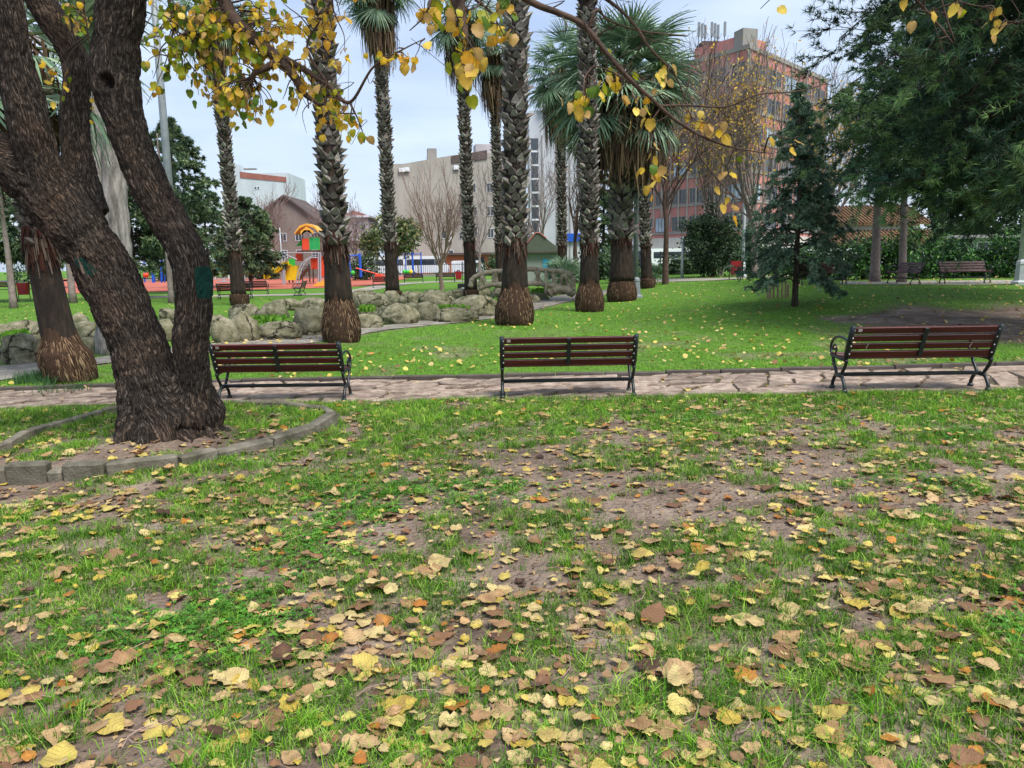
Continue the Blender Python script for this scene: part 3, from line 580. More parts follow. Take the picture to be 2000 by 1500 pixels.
# boughs that reach over the lawn, then twigs and leaves
def bough(rows):
    return bez([tuple(at(px, py, d))+(r,) for px, py, d, r in rows], 8)
BOUGHS = [
    bough([(250, -240, 7.1, .085), (330, -150, 7.0, .075), (425, -20, 6.8, .062), (455, 35, 6.75, .055), (500, 80, 6.7, .05), (545, 115, 6.65, .045), (575, 150, 6.6, .038), (592, 180, 6.55, .028), (625, 205, 6.5, .014)]),
    bough([(545, 112, 6.65, .04), (580, 128, 6.6, .026), (640, 165, 6.5, .02), (683, 200, 6.45, .014), (730, 130, 6.35, .009), (790, 95, 6.3, .006), (830, 75, 6.25, .003)]),
    bough([(545, 118, 6.65, .034), (515, 135, 6.6, .026), (495, 145, 6.6, .02), (490, 165, 6.6, .012)]),
    bough([(683, 200, 6.45, .01), (700, 235, 6.4, .006), (712, 270, 6.4, .003)]),
    bough([(400, -120, 6.9, .04), (408, -10, 6.8, .03), (392, 40, 6.75, .022), (350, 75, 6.7, .013)]),
    bough([(320, -160, 7.0, .03), (330, 0, 7., .016), (340, 40, 7., .01), (330, 110, 7., .005)]),
    bough([(640, 165, 6.5, .012), (600, 90, 6.5, .01), (640, 20, 6.5, .006), (660, -40, 6.5, .003)]),
    bough([(262, -330, 7.0, .08), (480, -260, 6.4, .065), (760, -150, 5.7, .05), (950, -50, 5.35, .028), (1040, 5, 5.3, .022), (1090, 25, 5.3, .02), (1140, 50, 5.3, .018), (1190, 110, 5.3, .016), (1235, 160, 5.3, .0145), (1275, 195, 5.3, .013), (1320, 235, 5.3, .011), (1380, 270, 5.3, .009), (1440, 290, 5.3, .006), (1510, 300, 5.3, .003)]),
    bough([(1290, 207, 5.3, .009), (1340, 206, 5.3, .007), (1420, 208, 5.3, .006), (1480, 185, 5.3, .005), (1560, 178, 5.35, .004), (1620, 162, 5.4, .002)]),
    bough([(1360, 262, 5.3, .008), (1365, 300, 5.3, .007), (1385, 330, 5.3, .006), (1425, 375, 5.3, .004), (1460, 400, 5.3, .002)]),
    bough([(880, -90, 5.4, .05), (890, -20, 5.1, .045), (898, 20, 5.0, .04), (905, 55, 4.95, .03), (912, 90, 4.9, .006), (908, 160, 4.9, .003)]),
    bough([(898, -40, 5.1, .02), (930, 0, 5.0, .01), (960, 25, 5.0, .006), (985, 70, 5.0, .003)]),
    bough([(870, -60, 5.2, .02), (845, -10, 5.0, .012), (830, 30, 4.9, .006), (800, 60, 4.9, .003)]),
    bough([(1150, 55, 5.3, .01), (1165, 20, 5.3, .008), (1190, 40, 5.4, .007), (1250, 60, 5.5, .006), (1340, 70, 5.6, .004)]),
    bough([(1100, -60, 5.4, .02), (1200, 10, 5.4, .012), (1240, 50, 5.4, .01), (1270, 95, 5.4, .009), (1320, 150, 5.4, .006), (1350, 230, 5.4, .003)]),
    bough([(1240, 165, 5.3, .008), (1160, 130, 5.3, .005), (1140, 190, 5.3, .003)]),
    bough([(1205, 130, 5.3, .007), (1215, 170, 5.3, .004), (1200, 200, 5.3, .003)]),
    bough([(1290, 210, 5.3, .006), (1270, 250, 5.3, .004), (1275, 330, 5.3, .003)]),
    bough([(20, -420, 7.6, .05), (120, -200, 7.5, .03), (150, -60, 7.5, .016), (168, 40, 7.5, .008), (175, 90, 7.5, .003)]),
    bough([(760, -150, 5.7, .05), (1200, -190, 5.2, .04), (1700, -90, 5., .02), (1785, -5, 5., .01), (1830, 45, 5., .007), (1862, 85, 5., .004)]),
    bough([(1700, -90, 5., .02), (1840, -20, 5., .01), (1880, 5, 5., .005), (1945, 20, 5., .003), (1975, 50, 5., .002)]),
    bough([(1830, -30, 5., .009), (1850, 40, 5., .006), (1865, 80, 5., .003)]),
]
SK = np.vstack(BOUGHS)
clusters = [(345, 105, 58, 85, 6.9, 78, .8), (425, 60, 62, 62, 6.8, 78, .5), (440, 180, 52, 48, 6.8, 64, .55), (505, 105, 55, 62, 6.75, 62, .25), (488, 215, 48, 32, 6.7, 36, .4), (545, 55, 58, 62, 6.8, 66, .2), (375, 20, 60, 40, 6.9, 56, .4),
            (590, 150, 38, 55, 6.6, 28, .3), (635, 45, 38, 48, 6.5, 34, .15), (640, 185, 34, 42, 6.5, 26, .3), (655, 235, 30, 26, 6.4, 20, .3), (690, 120, 40, 60, 6.4, 12, .15), (745, 90, 45, 25, 6.4, 10, .2), (800, 105, 24, 20, 6.3, 16, .2), (700, 250, 18, 25, 6.4, 8, .2),
            (830, 22, 30, 24, 4.9, 12, .4), (880, 38, 42, 40, 4.9, 24, .4), (908, 118, 32, 40, 4.9, 20, .35), (958, 28, 40, 38, 5, 20, .4), (982, 82, 16, 26, 5, 7, .3), (905, 165, 12, 20, 4.9, 4, .5),
            (1140, 205, 24, 26, 5.3, 16, .45), (1192, 185, 24, 26, 5.3, 18, .65), (1255, 205, 18, 28, 5.3, 10, .25), (1278, 350, 12, 36, 5.3, 11, .1), (1300, 305, 20, 16, 5.3, 5, .1), (1350, 240, 30, 20, 5.3, 6, .2), (1405, 338, 10, 12, 5.3, 5, .3),
            (1400, 250, 24, 12, 5.3, 7, .15), (1547, 275, 9, 11, 5.3, 3, .1), (1490, 16, 5, 5, 5.3, 1, .0), (1300, 165, 30, 40, 5.4, 6, .2), (1320, 110, 30, 50, 5.4, 5, .2), (1400, 390, 40, 40, 5.5, 5, .1),
            (125, 15, 20, 22, 7.5, 18, .2), (165, 55, 18, 32, 7.5, 18, .3), (103, 140, 14, 22, 7.5, 9, .0), (185, 245, 14, 22, 7.5, 8, .2), (108, 240, 8, 16, 7.5, 5, .4), (300, 210, 14, 16, 6.9, 5, .1), (430, 205, 26, 26, 6.7, 18, .0),
            (1895, 3, 10, 8, 5, 4, .0), (1945, 22, 16, 22, 5, 7, .0), (1772, -5, 8, 8, 5, 2, .1),
            (430, -70, 120, 60, 6.9, 70, .35), (620, -60, 100, 60, 6.6, 50, .25), (900, -60, 100, 50, 5, 30, .4), (200, -160, 150, 90, 7.2, 60, .4), (1250, -60, 150, 50, 5.2, 12, .3)]
twigs = MB()
lp, lc, ls_ = [], [], []
YEL = np.array([lin(236, 200, 60)[:3], lin(228, 188, 44)[:3], lin(244, 214, 96)[:3], lin(226, 170, 50)[:3], lin(212, 176, 70)[:3], lin(200, 164, 98)[:3]]); GRN = np.array([lin(166, 172, 40)[:3], lin(128, 148, 40)[:3], lin(92, 124, 40)[:3], lin(186, 182, 44)[:3]])
for px, py, rx, ry, d, cnt, gf in clusters:
    cnt = int(cnt*1.9) if 280 < px < 660 and cnt > 12 else cnt
    nt_ = max(1, cnt//5)
    for k in range(nt_):
        e = rng.normal(0, .55, 2); e = np.clip(e, -1, 1); end = np.array(tuple(at(px+rx*e[0], py+ry*e[1]*.8, d+rng.normal(0, .22))))
        c = np.argsort(((SK[:, :3]-end-np.array([0, 0, .12]))**2).sum(1))[:8]; s = SK[rng.choice(c), :3]
        L = np.linalg.norm(end-s); m1 = s+(end-s)*.4+rng.normal(0, .07, 3)*L+np.array([0, 0, .12*L]); m2 = s+(end-s)*.75+rng.normal(0, .05, 3)*L+np.array([0, 0, .08*L])
        P = bez([s, m1, m2, end], 4); twigs.tube(P, np.linspace(.0065, .0022, len(P)), 4, False)
        kk = cnt//nt_+(1 if k < cnt % nt_ else 0)
        for q in range(kk):
            t = rng.uniform(.45, 1.02); pt = P[min(len(P)-1, int(t*(len(P)-1)))]
            lp.append(np.append(pt+rng.normal(0, .045, 3)+np.array([0, 0, -.03]), 0)); pal = GRN if rng.random() < gf else YEL; ls_.append(.7 if px > 1050 else .67 if px < 760 else .84); lc.append(pal[rng.integers(len(pal))]*rng.uniform(.75, 1.1))
lp = np.array(lp)[:, :3]; lc = np.array(lc); NL = len(lp)
TM = [leaf_template(rng, .35, .04, .35) for _ in range(6)]
wh = rng.integers(0, 6, NL); sz = rng.uniform(.062, .115, NL)*np.array(ls_)
Rm = rot_mats(rng, rng.uniform(0, 2*math.pi, NL), rng.normal(1.15, .38, NL), rng.normal(0, .7, NL))
bmesh_ = MB()
for Lb in BOUGHS: bmesh_.tube(Lb[:, :3], Lb[:, 3], 8)
# side spurs make the boughs uneven
for Lb in BOUGHS:
    for q in range(len(Lb)//4):
        i = rng.integers(1, len(Lb)); p0 = Lb[i, :3]; r0 = Lb[i, 3]*.45
        P = bez([p0, p0+rng.normal(0, .07, 3), p0+rng.normal(0, .16, 3)+np.array([0, 0, .02])], 3); bmesh_.tube(P, np.linspace(max(.003, r0*.6), .0015, len(P)), 4, False)
bmesh_.build('branch', 'twig', tree, smooth=True, origin=TREE_B)
twigs.build('twigs', 'twig', tree, origin=TREE_B, kind='stuff')
lx, ly = pxof(lp); vis = (lx > -10) & (lx < 2010) & (ly > -15); app = np.where(vis, sz/lp[:, 1], 0); order = np.argsort(-app); own = order[:300]; rest = order[300:]
own = own[app[own] > 0]
leaf_me = {}
for i in own:
    ci = int(np.argmin(((np.vstack([YEL, GRN])-lc[i])**2).sum(1))); key = (wh[i] % 3, ci)
    if key not in leaf_me:
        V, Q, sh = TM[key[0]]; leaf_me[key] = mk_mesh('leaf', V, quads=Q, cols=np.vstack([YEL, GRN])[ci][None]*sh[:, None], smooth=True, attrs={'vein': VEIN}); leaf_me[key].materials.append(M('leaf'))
    o = obj('leaf', leaf_me[key], None, tree); m4 = Matrix([list(r) for r in Rm[i]]).to_4x4(); o.matrix_basis = Matrix.Translation(Vector(lp[i]-TO)) @ m4 @ Matrix.Scale(sz[i], 4)
leaf_mass('leaves', 'leaf', TM, wh[rest], lp[rest]-TO, Rm[rest], sz[rest], lc[rest], tree)

# ring of kerb stones round the tree
ring = thing('tree_ring', 'broken ring of grey kerb stones round the foot of the big mulberry', 'tree ring', (RING_C[0], RING_C[1], 0))
rp = [(-60, 925), (-15, 945), (20, 943), (100, 940), (130, 940), (212, 938), (352, 926), (424, 910), (528, 884), (612, 860), (652, 838), (655, 822), (632, 803), (545, 794), (432, 789), (330, 792), (262, 800), (200, 813), (140, 829), (90, 843), (50, 860), (15, 880), (-60, 905)]
W3 = [G(px, py) for px, py in rp]; rng2 = np.random.default_rng(8)
for i in range(len(W3)):
    a, b_ = W3[i], W3[(i+1) % len(W3)]; d = (b_-a); L = d.length
    if L < .1: continue
    front = i < 10; h = (.165 if front else .075)+rng2.normal(0, .012)
    if rp[i] == (100, 940): h *= .6
    mb_ = MB().box((0, 0, 0), (L-.01, .125 if front else .09, h+.12), bev=.016)
    V = mb_.v[0]; V += (fbm(V*9+i*3, 2, i)[:, None]-.5)*.02
    o = mb_.build('kerb_stone', 'kerb', ring); c = (a+b_)/2
    o.location = (c.x-RING_C[0], c.y-RING_C[1], float(base_z(c.x, c.y))+h-(h+.12)/2); o.rotation_euler = (rng2.normal(0, .05), rng2.normal(0, .02), math.atan2(d.y, d.x)+rng2.normal(0, .02))

# ------------------------------------------------------------------ park benches (seen from behind)
def make_bench(L=1.72):
    t = thing('park_bench', 'x', 'bench')
    hw = L/2
    def back(z): return -.17-(z-.43)*.42          # the back leans towards -y
    for s in (-1, 1):
        x = s*(hw-.035); f = MB()
        f.tube([(x, .24, .43), (x, .16, .425), (x, 0, .415), (x, -.16, .42)], .02, 8)
        f.tube([(x, back(.40), .40), (x, back(.55), .55), (x, back(.70), .70), (x, back(.82)-.01, .82)], [.026, .026, .026, .028], 8)
        f.box((x, back(.62), .63), (.055, .03, .38), m=Matrix.Rotation(math.radians(22), 3, 'X'))
        for e in (-1, 1):
            f.tube(bez([(x, e*.2-.0, .42), (x, e*.16, .34), (x, e*.09, .26), (x, e*.07, .22)], 4), .02, 8)
            f.tube(bez([(x, e*.06, .22), (x, e*.12, .18), (x, e*.17, .11), (x, e*.18, .05), (x, e*.2, .0)], 4), [.021]*13+[.02]*2+[.022]*2, 8)
            f.lathe([(.005, .10), (.03, .09), (.036, .07), (.03, .045), (.02, .035)], 10, (x, e*.178, -.02)); f.lathe([(.03, -.01), (.034, .012), (.02, .03)], 10, (x, e*.2, 0))
        f.box((x, 0, .215), (.04, .2, .05), bev=.01)
        f.build('end_frame', 'iron', t, smooth=True)
        a = MB(); a.tube(bez([(x, back(.62), .62), (x, -.12, .66), (x, .06, .665), (x, .2, .62), (x, .27, .54), (x, .25, .45), (x, .2, .42)], 5), .016, 8)
        a.tube(bez([(x, .12, .52), (x, .2, .5), (x, .19, .55), (x, .14, .56), (x, .1, .52), (x, .14, .44)], 5), .012, 6); a.build('armrest', 'iron', t, smooth=True)
    tilt = math.atan(.42)
    rx = Matrix.Rotation(tilt, 3, 'X')
    for k in range(4):
        z = .488+k*.094; sl = MB().box((0, 0, 0), (L-.06, .032, .078), bev=.006, m=rx); o = sl.build('back_slat', 'slat_wood', t); o.location = (0, back(z)+.012, z)
    for k in range(5):
        o = MB().box((0, 0, 0), (L-.06, .075, .034), bev=.006).build('seat_slat', 'slat_wood', t); o.location = (0, -.14+k*.09, .445-.012*math.sin(k*.8))
    st = MB().box((0, 0, 0), (.05, .018, .36), m=rx, bev=.004).build('back_strap', 'iron', t); st.location = (0, back(.62)-.018, .625)
    MB().tube([(-hw+.03, 0, .225), (hw-.03, 0, .225)], .024, 8).build('stretcher', 'iron', t, smooth=True)
    bm_ = MB().lathe([(.0105, -.006), (.0105, .003), (.006, .008)], 8).mesh('bolt', True); bm_.materials.append(M('bolt'))
    for s in (-1, 1):
        for k in range(4):
            z = .488+k*.094; o = obj('bolt', bm_, None, t); o.location = (s*(hw-.052), back(z)-.022, z); o.rotation_euler = (math.pi/2+tilt, 0, 0)
    z = .488+3*.094
    sk = MB().box((0, 0, 0), (.045, .002, .034), m=rx).build('sticker', 'sticker', t); sk.location = (-hw+.12, back(z)-.0075, z)
    return t
b0 = make_bench(); BG = 'benches along the stone footpath'
def place(o, px, py, rz, label, group, sc=1., dy=.2):
    p = G(px, py)
    o.location = (p.x, p.y+dy, float(zt(p.x, p.y))); o.rotation_euler = (0, 0, rz); o['label'] = label; o['group'] = group; o.scale = (sc,)*3
    return o
place(b0, 556, 785, math.radians(-1.5), 'dark red slatted bench on the footpath beside the big mulberry trunk', BG, .985, .06)
b2 = place(dup(b0, (0, 0, 0)), 1108, 776, math.radians(1.2), 'dark red slatted bench in the middle of the three along the stone footpath', BG, 1.0, .06)
b3 = place(dup(b0, (0, 0, 0)), 1782, 767, math.radians(-1.), 'dark red slatted bench on the footpath with scratches on its slats, facing the bare earth', BG, 1.05, .1)
for x0, x1, k in ((-.62, -.6, 1), (.55, .56, 1)):
    z = .488+1*.094; sc_ = MB().box((0, 0, 0), (.006, .002, .06), m=Matrix.Rotation(math.atan(.42), 3, 'X') @ Matrix.Rotation(.3, 3, 'Y')).build('scratch', 'sticker', b3); sc_.location = (x0, -.17-(z-.43)*.42-.0085, z)
FB = 'far benches in the park'
FAR_B = [(460, 584, 2, 'far bench half hidden by a slim palm trunk before the play area'), (496, 575, 3, 'faded far bench behind another bench at the edge of the orange play surface'), (586, 577, 97, 'far bench seen end-on on the lawn before the play tower'),
         (752, 562, 8, 'far bench against the second slim palm by the blue exercise frames'), (808, 552, 0, 'far bench below the blue exercise frame'), (870, 550, 0, 'far bench behind the pale bare tree'),
         (1606, 556, 178, 'bench half hidden under the low boughs of the small cedar'), (1764, 555, 91, 'bench seen end-on behind the straight pine trunk'), (1884, 554, 180, 'dark red bench on the far walk beside the hedge'), (-4, 572, 6, 'bench partly out of view behind the leaning palm, near the red bin')]
for px, py, rz, lb in FAR_B: place(dup(b0, (0, 0, 0)), px, py, math.radians(rz), lb, FB, 1.03, 0)
# ------------------------------------------------------------------ grass
def blades(x, y, h, w_, rng, cols, lean=.5):
    k = len(x); z = zt(x, y)-.004; th = rng.uniform(0, 2*math.pi, k); la = rng.uniform(0, 2*math.pi, k); ln = h*np.abs(rng.normal(0, lean, k))
    dx, dy = np.cos(th)*w_/2, np.sin(th)*w_/2; ox, oy = np.cos(la)*ln, np.sin(la)*ln
    V = np.empty((k, 5, 3)); V[:, 0] = np.stack([x-dx, y-dy, z], 1); V[:, 1] = np.stack([x+dx, y+dy, z], 1)
    V[:, 2] = np.stack([x+dx*.75+ox*.35, y+dy*.75+oy*.35, z+h*.6], 1); V[:, 3] = np.stack([x-dx*.75+ox*.35, y-dy*.75+oy*.35, z+h*.6], 1); V[:, 4] = np.stack([x+ox, y+oy, z+h*.95], 1)
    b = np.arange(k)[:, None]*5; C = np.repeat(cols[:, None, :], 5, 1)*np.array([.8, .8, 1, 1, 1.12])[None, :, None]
    return V.reshape(-1, 3), (b+np.array([[3, 2, 4]])), (b+np.array([[0, 1, 2, 3]])), C.reshape(-1, 3)
GC = np.array([lin(92, 146, 38)[:3], lin(116, 172, 44)[:3], lin(142, 192, 56)[:3], lin(74, 122, 36)[:3], lin(162, 200, 80)[:3], lin(104, 136, 60)[:3]])*.72
def gcols(rng, x, y):
    k = len(x); n1 = fbm2(x, y, .8, 3, 51); i = rng.integers(0, len(GC), k); return GC[i]*(.7+.65*n1)[:, None]*rng.uniform(.8, 1.2, k)[:, None]
rng = np.random.default_rng(21)
def wedge(n_, y0, y1, p=1., margin=.12):
    u = rng.random(n_); y = (y0**p+(y1**p-y0**p)*u)**(1/p) if p else y0*np.exp(np.log(y1/y0)*u)
    x = (rng.random(n_)*2-1)*(.685+margin)*y; return x, y
parts_ = []
# near lawn: loose tufts over bare earth
cx_, cy_ = wedge(30000, 2.0, 10.4, 1.25, .05); gm_ = grassmask(cx_, cy_); keep = (cy_ < near_y(cx_)+.02) & (rng.random(len(cx_)) < gm_*.95+.012); cx_, cy_ = cx_[keep], cy_[keep]
nbl = rng.integers(7, 20, len(cx_)); ti = np.repeat(np.arange(len(cx_)), nbl); hb = rng.uniform(.03, .085, len(cx_))*(.75+.6*fbm2(cx_, cy_, 2.2, 2, 62))*(.8+.3*S(6.5, 9.5, cy_)); rr_ = rng.uniform(.012, .05, len(cx_))
x, y = cx_[ti]+rng.normal(0, 1, len(ti))*rr_[ti], cy_[ti]+rng.normal(0, 1, len(ti))*rr_[ti]; tcol = gcols(rng, cx_, cy_)*1.12
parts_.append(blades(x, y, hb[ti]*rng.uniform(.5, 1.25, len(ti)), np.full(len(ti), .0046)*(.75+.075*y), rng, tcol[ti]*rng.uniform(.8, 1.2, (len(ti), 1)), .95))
x, y = wedge(150000, 10.6, 46, -.5, .05); rr = ringd(x, y); keep = (y > far_y(x)+.12) & (rng.random(len(x)) < grassmask(x, y)**1.3)
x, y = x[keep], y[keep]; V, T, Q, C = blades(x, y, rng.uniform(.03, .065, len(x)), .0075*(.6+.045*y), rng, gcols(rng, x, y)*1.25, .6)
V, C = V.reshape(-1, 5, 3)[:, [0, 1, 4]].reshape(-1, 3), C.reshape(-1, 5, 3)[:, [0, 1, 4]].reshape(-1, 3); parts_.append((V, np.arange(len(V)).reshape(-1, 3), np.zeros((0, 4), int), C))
# weeds hugging the footpath and ring
for k in range(70):
    cx = rng.uniform(-7, 7); cy = float(near_y(cx))-rng.uniform(0, .12); m_ = 60
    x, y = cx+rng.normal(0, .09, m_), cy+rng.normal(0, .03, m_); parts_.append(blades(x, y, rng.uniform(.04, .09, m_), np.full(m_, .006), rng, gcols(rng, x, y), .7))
for k in range(10):
    p = G(rng.uniform(20, 160), rng.uniform(735, 770)); m_ = 60; x, y = p.x+rng.normal(0, .1, m_), p.y+rng.normal(0, .1, m_)
    parts_.append(blades(x, y, rng.uniform(.1, .22, m_), np.full(m_, .011), rng, np.tile(np.array(lin(92, 138, 84, .55)[:3]), (m_, 1)), .5))
off_, Vv, Tt, Qq, Cc = 0, [], [], [], []
for V, T, Q, C in parts_: Vv.append(V); Tt.append(T+off_); Qq.append(Q+off_); Cc.append(C); off_ += len(V)
gr_o = obj('grass', mk_mesh('grass', np.concatenate(Vv), np.concatenate(Tt), np.concatenate(Qq), np.concatenate(Cc)), 'blade', kind='stuff')
gr_o['label'] = 'patchy short green grass growing over the muddy lawn'; gr_o['category'] = 'grass'
# clover: three small round leaflets on a stalk
x, y = wedge(60000, 2.0, 8.5, 1.3); cm = fbm2(x, y, .7, 2, 71)+.2*S(-.2, 1.4, x)*S(6, 3.5, y)-.13; keep = (y < near_y(x)-.2) & (rng.random(len(x)) < S(.55, .66, cm)*(.25+.75*S(.1, .6, grassmask(x, y)))); x, y = x[keep], y[keep]
k = len(x); z = zt(x, y)+rng.uniform(.012, .045, k); th = rng.uniform(0, 6.28, k); r = rng.uniform(.007, .013, k); V = []
for q in range(3):
    a = th+q*2.094; ux, uy = np.cos(a), np.sin(a); cx, cy = x+ux*r, y+uy*r; dz = rng.normal(0, .003, (4, k))
    V += [np.stack([x, y, z], 1), np.stack([cx-uy*r*.8, cy+ux*r*.8, z+.002+dz[0]], 1), np.stack([cx+ux*r*.9, cy+uy*r*.9, z+.001+dz[1]], 1), np.stack([cx+uy*r*.8, cy-ux*r*.8, z+.002+dz[2]], 1)]
V = np.stack(V, 1).reshape(-1, 3); Q = np.arange(k*12).reshape(-1, 4)
cc = np.array([lin(96, 166, 50)[:3], lin(122, 190, 66)[:3], lin(78, 140, 46)[:3]])[rng.integers(0, 3, k)]*.62*rng.uniform(.8, 1.2, (k, 1))
cl = obj('clover', mk_mesh('clover', V, quads=Q, cols=np.repeat(cc, 12, 0)), 'blade', kind='stuff'); cl['label'] = 'low clover patches among the grass and fallen leaves'; cl['category'] = 'clover'

# ------------------------------------------------------------------ fallen leaves
rng = np.random.default_rng(31)
FC = {'yellow': [(226, 202, 104), (234, 212, 122), (220, 192, 84)], 'cream': [(232, 208, 142), (222, 194, 134)], 'tan': [(210, 170, 118), (196, 154, 108), (220, 184, 132)], 'brown': [(160, 118, 84), (140, 102, 74), (172, 134, 98)], 'dark': [(92, 66, 50), (108, 82, 66)], 'orange': [(214, 146, 60), (200, 128, 52)]}
FK = ['yellow', 'cream', 'tan', 'brown', 'dark', 'orange']; FP = [.22, .21, .28, .21, .04, .04]
LT = [leaf_template(rng, .2, .045, .16, lobed=bool(k % 3 == 0)) for k in range(16)]+[leaf_template(rng, rng.uniform(.5, .9), .09, rng.uniform(.35, .7)) for k in range(5)]
x, y = wedge(13500, 2.05, 10.2, 1.3, .06); dn = fbm2(x, y, .9, 3, 81); keep = (y < near_y(x)+.0) & (rng.random(len(x)) < np.clip(.3+1.0*(dn-.25), .2, 1)*np.where(ringd(x, y) < .95, .55, 1)*(1-.25*S(0, 4, x)*S(5, 3, y))); x, y = x[keep], y[keep]
xp = rng.uniform(-9, 9, 1500); yp = near_y(xp)+(far_y(xp)-near_y(xp))*np.where(rng.random(1500) < .6, rng.random(1500), 1-.22*rng.random(1500)); kp = np.abs(xp) < .7*yp; x = np.concatenate([x, xp[kp]]); y = np.concatenate([y, yp[kp]])
NF = len(x); ck = rng.choice(6, NF, p=FP); fc = np.array([lin(*FC[FK[c]][rng.integers(len(FC[FK[c]]))])[:3] for c in ck])*.66*rng.uniform(.8, 1.12, (NF, 1))
wh = rng.integers(0, len(LT), NF); sz = np.clip(rng.lognormal(math.log(.054), .4, NF), .022, .125); yaw = rng.uniform(0, 6.28, NF); pt, rl = rng.normal(0, .13, NF), rng.normal(0, .16, NF)
pos = np.column_stack([x, y, zt(x, y)+.008+.014*rng.random(NF)*(1+1.2*grassmask(x, y))+.25*sz*np.abs(pt)]); Rm = rot_mats(rng, yaw, pt, rl)
ax, ay = pxof(pos); vis = (ax > 0) & (ax < 2000) & (ay < 1500); app = np.where(vis, sz/y, 0)*np.where(np.array(FK)[ck] == 'dark', .6, 1); order = np.argsort(-app); own, rest = order[:300], order[300:]
lm = {}
LBL = {'yellow': 'yellow', 'cream': 'pale cream', 'tan': 'tan', 'brown': 'dull brown', 'dark': 'dark wet brown', 'orange': 'orange brown'}
def leaf_label(i):
    """Colour, size, shape and which landmark of the lawn it lies in front of."""
    kn = LBL[FK[ck[i]]]; s_ = 'large' if sz[i] > .1 else 'mid-sized' if sz[i] > .07 else 'small'; sh_ = 'curled' if wh[i] >= 16 else 'ragged' if wh[i] % 3 == 0 else 'flat'
    zx = 'in front of the mulberry ring' if ax[i] < 430 else 'below the bench by the mulberry' if ax[i] < 850 else 'straight below the middle bench' if ax[i] < 1250 else 'between the middle and scratched benches' if ax[i] < 1600 else 'below the scratched bench'
    zy = 'at the very front' if ay[i] > 1330 else 'near the front' if ay[i] > 1150 else 'midway up the lawn'
    return '%s %s %s leaf %s, %s' % (s_, sh_, kn, zy, zx)
for i in own:
    kn = FK[ck[i]]; key = (wh[i], kn, int(rng.integers(len(FC[kn]))))
    if key not in lm:
        V, Q, sh = LT[key[0]]; base = np.array(lin(*FC[kn][key[2]])[:3])*.66; cols = base[None]*sh[:, None]
        spot = (fbm(V*4+key[0], 2, 5)[:, None]-.45)*2; other = np.array(lin(150, 108, 78)[:3])*.62
        cols = np.where(spot > 0, cols*(1-np.clip(spot, 0, .7))+other*np.clip(spot, 0, .7), cols)
        lm[key] = mk_mesh('fallen_leaf', V, quads=Q, cols=cols, smooth=True, attrs={'vein': VEIN}); lm[key].materials.append(M('fallen'))
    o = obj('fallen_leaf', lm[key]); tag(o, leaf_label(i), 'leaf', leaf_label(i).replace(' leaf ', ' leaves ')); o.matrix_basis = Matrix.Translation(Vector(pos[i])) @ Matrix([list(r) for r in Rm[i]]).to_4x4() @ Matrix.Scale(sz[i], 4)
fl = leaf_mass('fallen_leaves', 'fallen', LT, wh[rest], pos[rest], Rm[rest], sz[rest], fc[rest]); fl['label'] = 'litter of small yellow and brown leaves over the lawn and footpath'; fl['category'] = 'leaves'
x, y = wedge(5200, 11.2, 48, .2, .03); n1 = fbm2(x, y, .35, 3, 91); keep = (y > far_y(x)+.15) & (rng.random(len(x)) < S(.3, .6, n1+.12*S(-2, 6, x)-.06)); x, y = x[keep], y[keep]
q = len(x); ck = rng.choice(6, q, p=[.5, .2, .18, .06, .02, .04]); fc = np.array([lin(*FC[FK[c]][0])[:3] for c in ck])*.72*rng.uniform(.85, 1.15, (q, 1)); sz = rng.uniform(.05, .1, q)
pos = np.column_stack([x, y, zt(x, y)+.035+.02*rng.random(q)]); f2_ = leaf_mass('fallen_leaves', 'needle', [(LT[0][0][[0, 14, 18, 10, 29, 25]], np.array([(0, 1, 2, 3), (0, 3, 4, 5)]), np.ones(6))], np.zeros(q, int), pos, rot_mats(rng, rng.uniform(0, 6.28, q), rng.normal(0, .4, q), rng.normal(0, .4, q)), sz, fc); f2_['label'] = 'yellow leaves flecking the green lawn beyond the benches'; f2_['category'] = 'leaves'
# crumbs of old leaf over the mud
x, y = wedge(26000, 2.0, 9.8, 1.3, .06); keep = (y < near_y(x)) & (rng.random(len(x)) < .35+.9*(fbm2(x, y, 1.6, 3, 95)-.3)); x, y = x[keep], y[keep]; k = len(x); th = rng.uniform(0, 6.28, k); s_ = rng.uniform(.005, .017, k); ca, sa = np.cos(th)*s_, np.sin(th)*s_; z = zt(x, y)+.006; e_ = rng.uniform(.3, .8, k); zz_ = rng.normal(0, .004, (4, k))
V = np.stack([np.stack([x-ca, y-sa, z+zz_[0]], 1), np.stack([x+sa*e_, y-ca*e_, z+zz_[1]+.003], 1), np.stack([x+ca, y+sa, z+zz_[2]], 1), np.stack([x-sa*e_, y+ca*e_, z+zz_[3]+.003], 1)], 1).reshape(-1, 3)
cc = np.array([lin(*c)[:3] for c in ((196, 160, 120), (150, 116, 94), (222, 194, 140), (104, 80, 66), (212, 182, 96), (176, 150, 128))])[rng.integers(0, 6, k)]*.66*rng.uniform(.75, 1.15, (k, 1))
lt_ = obj('leaf_litter', mk_mesh('leaf_litter', V, quads=np.arange(k*4).reshape(-1, 4), cols=np.repeat(cc, 4, 0)), 'needle', kind='stuff'); lt_['label'] = 'crumbled scraps of old leaf scattered over the mud'; lt_['category'] = 'leaf litter'
